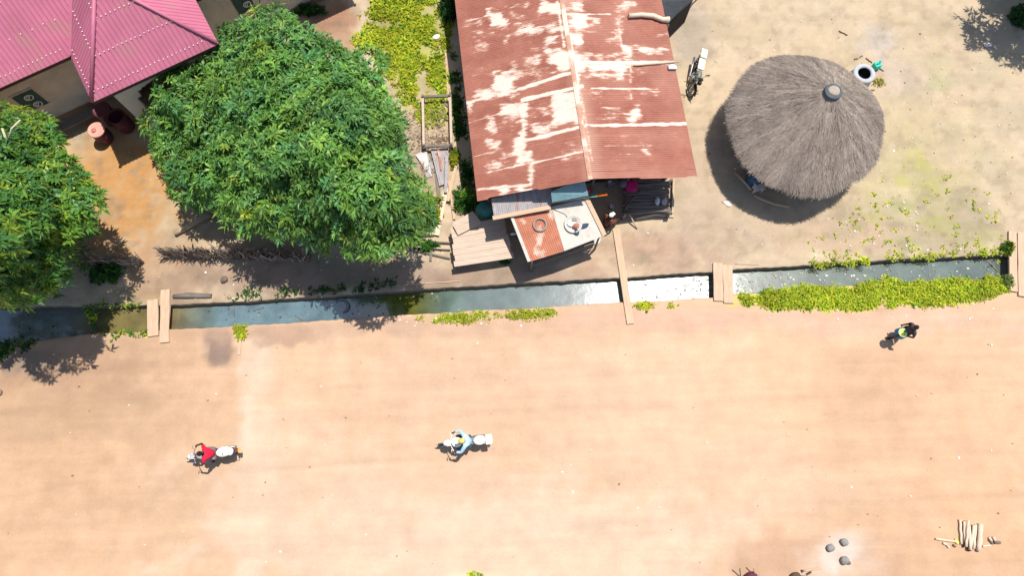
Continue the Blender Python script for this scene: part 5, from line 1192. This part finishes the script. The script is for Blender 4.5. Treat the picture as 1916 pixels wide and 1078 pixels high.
# ------------------------------------------------------------------ motorbikes
def motorbike(label, loc, ang, lean, steer, c, rack=None, group='motorbikes', rag=None):
    o = thing('motorbike', label, 'motorbike', loc, (R(lean), 0, ang), group)
    WB, WR = .62, .29
    ry = Matrix.Rotation(R(90), 3, 'X')
    fk = Vector((WB - .17, 0, .80)); fax = Vector((WB + .02, 0, WR))
    def sv(p):   # turn the steered front end about the steering axis
        if not steer: return Vector(p)
        axd = (fk - fax).normalized(); return fax + Matrix.Rotation(R(steer), 3, axd) @ (Vector(p) - fax)
    def bld(m, name, mat, parent=o, st=False, bevel=0):
        if st: m.v = [tuple(sv(v)) for v in m.v]
        return m.build(name, mat, parent, local=True, bevel=bevel)
    for x, st in ((-WB, False), (WB + .02, True)):
        m = MB(); m.lathe([(.225, -.035), (.245, -.03), (.245, .03), (.225, .035), (.215, 0)], (x, 0, WR), 26, ry, closed=True)
        for k in range(12):
            a = k * math.pi / 6; m.tube([(x, .012 * (-1) ** k, WR), (x + .22 * math.cos(a), 0, WR + .22 * math.sin(a))], .005, 4, cap=False)
        m.tube([(x, -.07, WR), (x, .07, WR)], .05, 10)
        wh = bld(m, 'wheel', MT['chrome'], st=st)
        m = MB(); m.torus((x, 0, WR), .255, .042, ry, 30, 8); bld(m, 'tyre', MT['tyre'], wh, st)
    m = MB()   # frame
    for y in (-.09, .09):
        m.tube([(.42, y * .3, .78), (.05, y, .58), (-.35, y, .62), (-.78, y, .70)], .018, 7); m.tube([(.40, y * .3, .72), (.22, y, .28), (-.2, y, .26), (-.32, y, .6)], .018, 7)
        m.tube([(-.2, y, .3), (-WB, y, WR)], .02, 7); m.tube([(-WB, y * 1.25, WR), (-.5, y * 1.25, .64)], .028, 8)
    bld(m, 'frame', MT['black'])
    m = MB(); m.box((.06, 0, .36), (.36, .22, .24)); m.box((.16, 0, .50), (.16, .17, .16)); m.ball((.0, .12, .34), (.2, .06, .2)); m.ball((.0, -.12, .34), (.2, .06, .2)); bld(m, 'engine', MT['silver'], bevel=.03)
    m = MB(); m.tube([(.2, -.12, .42), (.24, -.14, .28), (.0, -.16, .22), (-.45, -.17, .30), (-.85, -.18, .36)], [.02, .02, .025, .042, .045], 9); bld(m, 'exhaust', MT['chrome'])
    m = MB(); m.ball((.17, 0, .77), (.50, .27, .24), None, 18, 12, .03, 2); bld(m, 'fuel_tank', c['tank'])
    m = MB(); m.box((-.20, 0, .765), (.42, .25, .08)); m.box((-.57, 0, .79), (.40, .22, .085), Matrix.Rotation(.06, 3, 'Y')); bld(m, 'seat', c['seat'], bevel=.035)
    m = MB()
    for k in range(9):
        a0 = R(20 + k * 14); a1 = R(34 + k * 14)
        m.bar((WB + .02 + .325 * math.cos(a0), 0, WR + .325 * math.sin(a0)), (WB + .02 + .325 * math.cos(a1), 0, WR + .325 * math.sin(a1)), .12, .012, (0, 1, 0))
    m.v = [(v[0], v[1], v[2]) for v in m.v]
    bld(m, 'fender', c['fender'], st=True)
    m = MB()
    for k in range(8):
        a0 = R(60 + k * 14); a1 = R(74 + k * 14)
        m.bar((-WB + .34 * math.cos(a0), 0, WR + .34 * math.sin(a0)), (-WB + .34 * math.cos(a1), 0, WR + .34 * math.sin(a1)), .14, .012, (0, 1, 0))
    bld(m, 'fender', c['rear'])
    m = MB()
    for y in (-.085, .085): m.tube([(WB + .02, y, WR), (WB - .06, y, .52), (WB - .17, y, .82)], [.024, .028, .024], 8)
    m.bar((WB - .17, -.1, .83), (WB - .17, .1, .83), .06, .03); bld(m, 'fork', MT['chrome'], st=True)
    m = MB(); m.tube([(.30, -.36, .98), (.36, -.22, 1.0), (.43, -.07, .93), (.43, .07, .93), (.36, .22, 1.0), (.30, .36, .98)], .014, 8); hb = bld(m, 'handlebar', c.get('bar', MT['chrome']), st=True)
    for y in (-1, 1):
        m = MB(); m.tube([(.335, y * .26, .99), (.29, y * .385, .978)], .021, 8); bld(m, 'grip', c.get('grip', MT['black']), hb, True)
        m = MB(); m.tube([(.37, y * .21, 1.0), (.38, y * .27, 1.12)], .008, 5); m.ball((.38, y * .29, 1.15), (.03, .12, .08)); bld(m, 'mirror', c.get('mirror', MT['black']), hb, True)
    m = MB(); m.ball((WB - .03, 0, .86), (.20, .19, .18)); bld(m, 'headlight', c['front'], st=True)
    m = MB(); m.box((WB - .13, 0, .96), (.12, .2, .06)); m.ball((WB - .13, .05, .99), (.08, .08, .04)); m.ball((WB - .13, -.05, .99), (.08, .08, .04)); bld(m, 'dashboard', c.get('dash', MT['silver']), st=True)
    m = MB()
    for y in (-.12, .12): m.tube([(-.55, y, .84), (-1.02, y, .85)], .012, 6); m.tube([(-.7, y, .84), (-.62, y, .6)], .01, 6)
    for x in (-.72, -.82, -.92, -1.02): m.tube([(x, -.12, .85), (x, .12, .85)], .011, 6)
    bld(m, 'rack', c.get('rack', MT['black']))
    m = MB(); m.box((-1.0, 0, .76), (.07, .12, .06)); bld(m, 'tail_light', MT['red_lens'], bevel=.015)
    m = MB(); m.box((-1.05, 0, .64), (.012, .18, .13), Matrix.Rotation(.25, 3, 'Y')); bld(m, 'number_plate', c.get('plate', MT['cream']))
    for y in (-1, 1):
        m = MB(); m.tube([(.02, y * .1, .27), (.02, y * .28, .26)], .016, 7); bld(m, 'footrest', MT['black'])
    if lean:
        m = MB(); s = 1 if lean > 0 else -1; m.tube([(-.05, -.1 * s, .26), (-.15, -.30 * s, .03)], .014, 6); bld(m, 'kickstand', MT['black'])
    if rack: rack(o, bld)
    return o

# ------------------------------------------------------------------ people
def skin_mesh(J, edges, sub=1):
    names = list(J); me = bpy.data.meshes.new('skin_src')
    me.from_pydata([J[n][:3] for n in names], [(names.index(a), names.index(b)) for a, b in edges], [])
    o = bpy.data.objects.new('skin_src', me); COL.objects.link(o)
    sk_ = o.modifiers.new('s', 'SKIN'); sk_.use_smooth_shade = True
    for i, n in enumerate(names):
        rr_ = J[n][3]; me.skin_vertices[0].data[i].radius = rr_ if isinstance(rr_, tuple) else (rr_, rr_)
        me.skin_vertices[0].data[i].use_root = (i == 0)
    if sub: ss = o.modifiers.new('u', 'SUBSURF'); ss.levels = sub; ss.render_levels = sub
    dg = bpy.context.evaluated_depsgraph_get(); ev = o.evaluated_get(dg); m2 = ev.to_mesh()
    V = [tuple(v.co) for v in m2.vertices]; Fs = [tuple(p.vertices) for p in m2.polygons]
    ev.to_mesh_clear(); bpy.data.objects.remove(o); bpy.data.meshes.remove(me)
    return V, Fs
E_TORSO = [('pelvis', 'belly'), ('belly', 'chest'), ('chest', 'neck')]
E_ARM = [(('chest'), 'sh%s'), ('sh%s', 'el%s'), ('el%s', 'wr%s'), ('wr%s', 'ha%s')]
E_LEG = [('pelvis', 'hip%s'), ('hip%s', 'kn%s'), ('kn%s', 'an%s'), ('an%s', 'to%s')]
def side(E, s): return [tuple(x % s if '%s' in x else x for x in e) for e in E]
RAD = dict(pelvis=.135, belly=.115, chest=.135, neck=.052, sh=.062, el=.042, wr=.030, ha=.030, hip=.09, kn=.058, an=.038, to=.034)
def person(label, P, loc, ang, face, tops, legs, hat=None, hair=True, group=None, sleeves=True, shoes=None):
    """P: joint positions in the figure's own frame (x forward); face: unit vector the face looks along"""
    J = {k: (*v, RAD[k.rstrip('LR') if k[-1] in 'LR' else k]) for k, v in P.items() if k != 'head'}
    E = E_TORSO + [e for s in 'LR' for e in side(E_ARM, s) + side(E_LEG, s)]
    V, Fs = skin_mesh(J, E); m = MB(); m.add(V, Fs, True)
    hd = Vector(P['head']); nk = Vector(P['neck']); fx = Vector(face).normalized(); upv = (hd - nk).normalized(); sx = upv.cross(fx).normalized(); fx = sx.cross(upv)
    RH = Matrix((fx, sx, upv)).transposed()
    m.tube([nk - upv * .03, hd - upv * .05], [.052, .05], 10)
    m.ball(hd, (.19, .155, .225), RH, 18, 12); m.ball(hd + RH @ Vector((.045, 0, -.07)), (.10, .11, .09), RH, 12, 8)
    m.ball(hd + RH @ Vector((.10, 0, -.015)), (.035, .03, .05), RH, 8, 6)
    for s in (-1, 1):
        m.ball(hd + RH @ Vector((0, s * .08, -.01)), (.03, .02, .055), RH, 8, 6); m.ball(hd + RH @ Vector((.085, s * .033, .02)), (.02, .03, .015), RH, 8, 6)
    m.ball(hd + RH @ Vector((.088, 0, -.065)), (.02, .05, .015), RH, 8, 6)
    for s in 'LR':   # hands: four fingers and a thumb
        w_, h_, e_ = Vector(P['wr' + s]), Vector(P['ha' + s]), Vector(P['el' + s]); d = (h_ - w_).normalized(); q = d.cross(Vector((0, 0, 1)))
        if q.length < .1: q = d.cross(Vector((1, 0, 0)))
        q.normalize(); dn = d.cross(q) * (1 if d.cross(q).z < 0 else -1)
        for k in range(4):
            b0 = h_ + q * (.018 * (k - 1.5)); L = (.055, .068, .072, .06)[k]
            m.tube([b0, b0 + d * L * .5 + dn * .008, b0 + d * L * .8 + dn * .03], [.0095, .0085, .007], 6)
        tb_ = h_ - d * .025 + q * (.028 if s == 'L' else -.028); m.tube([tb_, tb_ + d * .03 + q * (.02 if s == 'L' else -.02), tb_ + d * .055 + q * (.02 if s == 'L' else -.02)], [.012, .010, .008], 6)
    b = m.build('person', MT['skin'], local=True); b.location = loc; b.rotation_euler = (0, 0, ang); tag(b, label, 'person', group)
    # shirt over torso and upper arms
    g = .018; JS = {k: (*P[k], RAD[k] + g + (.02 if k != 'neck' else .012)) for k in ('pelvis', 'belly', 'chest')}
    nkp = Vector(P['chest']).lerp(nk, .75); JS['neck'] = (*nkp, .07)
    ES = [('pelvis', 'belly'), ('belly', 'chest'), ('chest', 'neck')]
    for s in 'LR':
        JS['sh' + s] = (*P['sh' + s], .085); el = Vector(P['el' + s]); sh = Vector(P['sh' + s]); wr = Vector(P['wr' + s])
        ES.append(('chest', 'sh' + s))
        if sleeves: JS['el' + s] = (*el, .062); JS['wr' + s] = (*el.lerp(wr, .85), .05); ES += [('sh' + s, 'el' + s), ('el' + s, 'wr' + s)]
        else: JS['el' + s] = (*sh.lerp(el, .6), .068); ES.append(('sh' + s, 'el' + s))
    V, Fs = skin_mesh(JS, ES); m = MB(); m.add(V, Fs, True); m.build('shirt', tops, b, local=True)
    if isinstance(legs, tuple):   # wrap skirt
        mt, z1, z0 = legs; m = MB(); p0 = Vector(P['pelvis']); kn = (Vector(P['anL']) + Vector(P['anR'])) / 2
        prof = []; 
        vs = []; fs = []; n = 18; k = 6
        for i in range(k + 1):
            t = i / k; c_ = p0.lerp(Vector((kn.x, kn.y, z0)), t) + Vector((0, 0, .06 * (1 - t))); rx = .16 + .05 * t; ry_ = .185 + .03 * t
            for j in range(n): a = 2 * math.pi * j / n; w_ = 1 + .05 * t * math.sin(a * 5); vs.append(c_ + Vector((rx * w_ * math.cos(a), ry_ * w_ * math.sin(a), 0)))
        for i in range(k):
            for j in range(n): fs.append((i * n + j, (i + 1) * n + j, (i + 1) * n + (j + 1) % n, i * n + (j + 1) % n))
        m.add(vs, fs, True); m.build('skirt', mt, b, local=True)
    else:
        JT = {'pelvis': (*P['pelvis'], .15)}; ET = []
        for s in 'LR':
            JT['hip' + s] = (*P['hip' + s], .105); JT['kn' + s] = (*P['kn' + s], .078); JT['an' + s] = (*Vector(P['kn' + s]).lerp(Vector(P['an' + s]), .9), .062)
            ET += [('pelvis', 'hip' + s), ('hip' + s, 'kn' + s), ('kn' + s, 'an' + s)]
        V, Fs = skin_mesh(JT, ET); m = MB(); m.add(V, Fs, True); m.build('trousers', legs, b, local=True)
    if hair and not hat:
        m = MB(); m.ball(hd + RH @ Vector((-.016, 0, .03)), (.195, .172, .20), RH, 18, 12, .03, 2, 6); m.build('hair', MT['hair'], b, local=True)
    if hat:
        m = MB(); m.ball(hd + RH @ Vector((-.005, 0, .05)), (.225, .19, .17), RH, 18, 12); m.box(hd + RH @ Vector((.12, 0, .045)), (.1, .14, .015), RH, .8); m.build('cap', hat, b, local=True)
    for s in 'LR':
        a_, t_ = Vector(P['an' + s]), Vector(P['to' + s]); m = MB(); m.ball(a_.lerp(t_, .55) - Vector((0, 0, .012)), ((t_ - a_).length * 1.9, .095, .085), Matrix.Rotation(math.atan2(t_.y - a_.y, t_.x - a_.x), 3, 'Z'), 12, 8); m.build('shoe', shoes or MT['black'], b, local=True)
    return b
RIDE = dict(pelvis=(-.22, 0, .90), belly=(-.19, 0, 1.04), chest=(-.12, 0, 1.22), neck=(-.07, 0, 1.38), head=(-.03, 0, 1.54))
for s, y in (('L', 1), ('R', -1)):
    RIDE.update({'sh' + s: (-.10, .18 * y, 1.32), 'el' + s: (.06, .37 * y, 1.12), 'wr' + s: (.27, .345 * y, 1.03), 'ha' + s: (.325, .325 * y, 1.005), 'hip' + s: (-.18, .10 * y, .87), 'kn' + s: (.22, .21 * y, .70), 'an' + s: (.0, .24 * y, .36), 'to' + s: (.13, .25 * y, .31)})

def along(front, rear, zf, zr, off=.05):
    a, b = at(*front, zf), at(*rear, zr); d = a - b; ang = math.atan2(d.y, d.x); mid = (a + b) / 2
    return Vector((mid.x, mid.y, 0)) + Vector((math.cos(ang), math.sin(ang), 0)) * off, ang
# rider in red
l1, a1 = along((340, 858), (444, 843), .75, .8)
def rack1(o, bld):
    m = MB(); m.ball((-.63, 0, .94), (.58, .36, .26), None, 20, 12, .07, 3, 3); m.ball((-.82, .02, .92), (.26, .27, .2), None, 14, 9, .1, 6, 3); bld(m, 'rear_pack', MT['white_cloth']); m = MB(); m.tube([(-.62, -.2, .86), (-.62, -.1, 1.05), (-.62, .1, 1.06), (-.62, .2, .86)], .012, 6); bld(m, 'strap', MT['black'])
motorbike('motorbike with white pack on its rear seat, ridden by the person in red', l1, a1, 0, 0, dict(tank=MT['silver'], seat=MT['black'], fender=MT['silver'], rear=MT['silver'], front=MT['cream'], plate=MT['yellow'], mirror=MT['silver']), rack1)
person('rider in a red shirt with bare arms on the left motorbike', RIDE, l1, a1, (1, 0, -.25), MT['red_shirt'], MT['grey_cloth'], sleeves=False)
# rider in light blue
l2, a2 = along((815, 832), (922, 822), .75, .85)
def rack2(o, bld):
    m = MB(); m.ball((-.60, 0, .90), (.46, .33, .2), None, 18, 10, .06, 5, 3); bld(m, 'rear_pack', MT['white_cloth'])
    m = MB(); m.box((-.93, 0, .91), (.24, .36, .09)); bld(m, 'rear_box', MT['cream'], bevel=.03)
    m = MB(); m.ball((.20, 0, .93), (.40, .36, .14), None, 14, 8, .1, 4); bld(m, 'tank_cover', MT['white'])
motorbike('white and teal motorbike with cream rear box, ridden by the person in light blue', l2, a2, 0, 0, dict(tank=MT['white'], seat=MT['grey_cloth'], fender=MT['teal_paint'], rear=MT['white'], front=MT['white'], dash=MT['white'], bar=MT['white'], grip=MT['white'], mirror=MT['white'], rack=MT['cream']), rack2)
person('rider in a light blue shirt and yellow cap on the middle motorbike', RIDE, l2, a2, (1, 0, -.2), MT['blue_shirt'], MT['teal_trouser'], hat=MT['yellow'])
# parked motorbike
MT['olive'] = M('olive_grey_paint', (.16, .18, .15), .4, .1)
l3, a3 = along((1289, 176), (1309, 94), .35, .85, .0)
def rack3(o, bld):
    m = MB(); m.box((-.30, 0, .83), (.50, .29, .07)); m.box((-.80, 0, .875), (.42, .28, .05)); bld(m, 'seat_cover', MT['cream'], bevel=.03)
motorbike('parked motorbike with cream seat and rack leaning on its stand beside the rusty roof', l3, a3, -14, 24, dict(tank=MT['olive'], seat=MT['cream'], fender=MT['black'], rear=MT['cream'], front=MT['black'], rack=MT['cream'], dash=MT['black']), rack3)

# walking person
f0 = at(1674, 628, 0)
WALK = dict(pelvis=(0, 0, .90), belly=(.0, 0, 1.03), chest=(.02, 0, 1.20), neck=(.03, 0, 1.36), head=(.06, 0, 1.52))
for s, y in (('L', 1), ('R', -1)):
    fwd = .18 if s == 'L' else -.2
    WALK.update({'hip' + s: (0, .085 * y, .86), 'kn' + s: (fwd * .75 + .06, .085 * y, .48), 'an' + s: (fwd, .085 * y, .09), 'to' + s: (fwd + .13, .09 * y, .035), 'sh' + s: (.02, .165 * y, 1.30)})
WALK.update({'elR': (-.03, -.23, 1.03), 'wrR': (.05, -.25, .82), 'haR': (.08, -.25, .755), 'elL': (-.06, .30, 1.05), 'wrL': (.13, .19, .95), 'haL': (.18, .13, .93)})
wang = math.pi + .12
person('person walking on the road in dark top and blue wrap, holding a basin', WALK, f0, wang, (1, 0, -.15), MT['purple_shirt'], (MT['blue_skirt'], .9, .34), sleeves=False)
bx = f0 + Matrix.Rotation(wang, 3, 'Z') @ Vector((.25, .06, .92)); m = MB(); m.lathe([(0, 0), (.11, 0), (.155, .08), (.165, .085), (.165, .095), (.145, .09), (.105, .012), (0, .01)], (0, 0, 0), 22)
o = m.build('basin', MT['basin'], local=True); o.location = bx; tag(o, 'small lime coloured basin held by the walking person', 'basin')
# seated person by the stall
SIT = dict(pelvis=(-.05, 0, .42), belly=(-.03, 0, .56), chest=(.03, 0, .74), neck=(.07, 0, .89), head=(.11, 0, 1.04))
for s, y in (('L', 1), ('R', -1)):
    SIT.update({'sh' + s: (.04, .17 * y, .84), 'el' + s: (.12, .27 * y, .62), 'wr' + s: (.31, .2 * y, .55), 'ha' + s: (.37, .18 * y, .54), 'hip' + s: (0, .10 * y, .42), 'kn' + s: (.38, .17 * y, .46), 'an' + s: (.36, .16 * y, .08), 'to' + s: (.49, .17 * y, .035)})
sp = at(1133, 424, 0)
person('person in a brown shirt and whitish cap seated at the right side of the stall', SIT, sp, R(40), (1, 0, -.3), MT['brown_shirt'], MT['brown_shirt'], hat=MT['white'], sleeves=False)
sto = thing('stool', 'low wooden stool under the seated person beside the stall', 'stool', sp)
m = MB(); m.lathe([(0, .23), (.17, .23), (.17, .275), (0, .275)], (sp.x - .04, sp.y - .03, 0), 16, smooth=False); m.build('seat', MT['old_wood'], sto)
for k in range(3): m = MB(); m.tube([(sp.x - .04 + .13 * math.cos(k * 2.1), sp.y - .03 + .13 * math.sin(k * 2.1), 0), (sp.x - .04 + .1 * math.cos(k * 2.1), sp.y - .03 + .1 * math.sin(k * 2.1), .23)], .02, 6); m.build('leg', MT['old_wood'], sto)
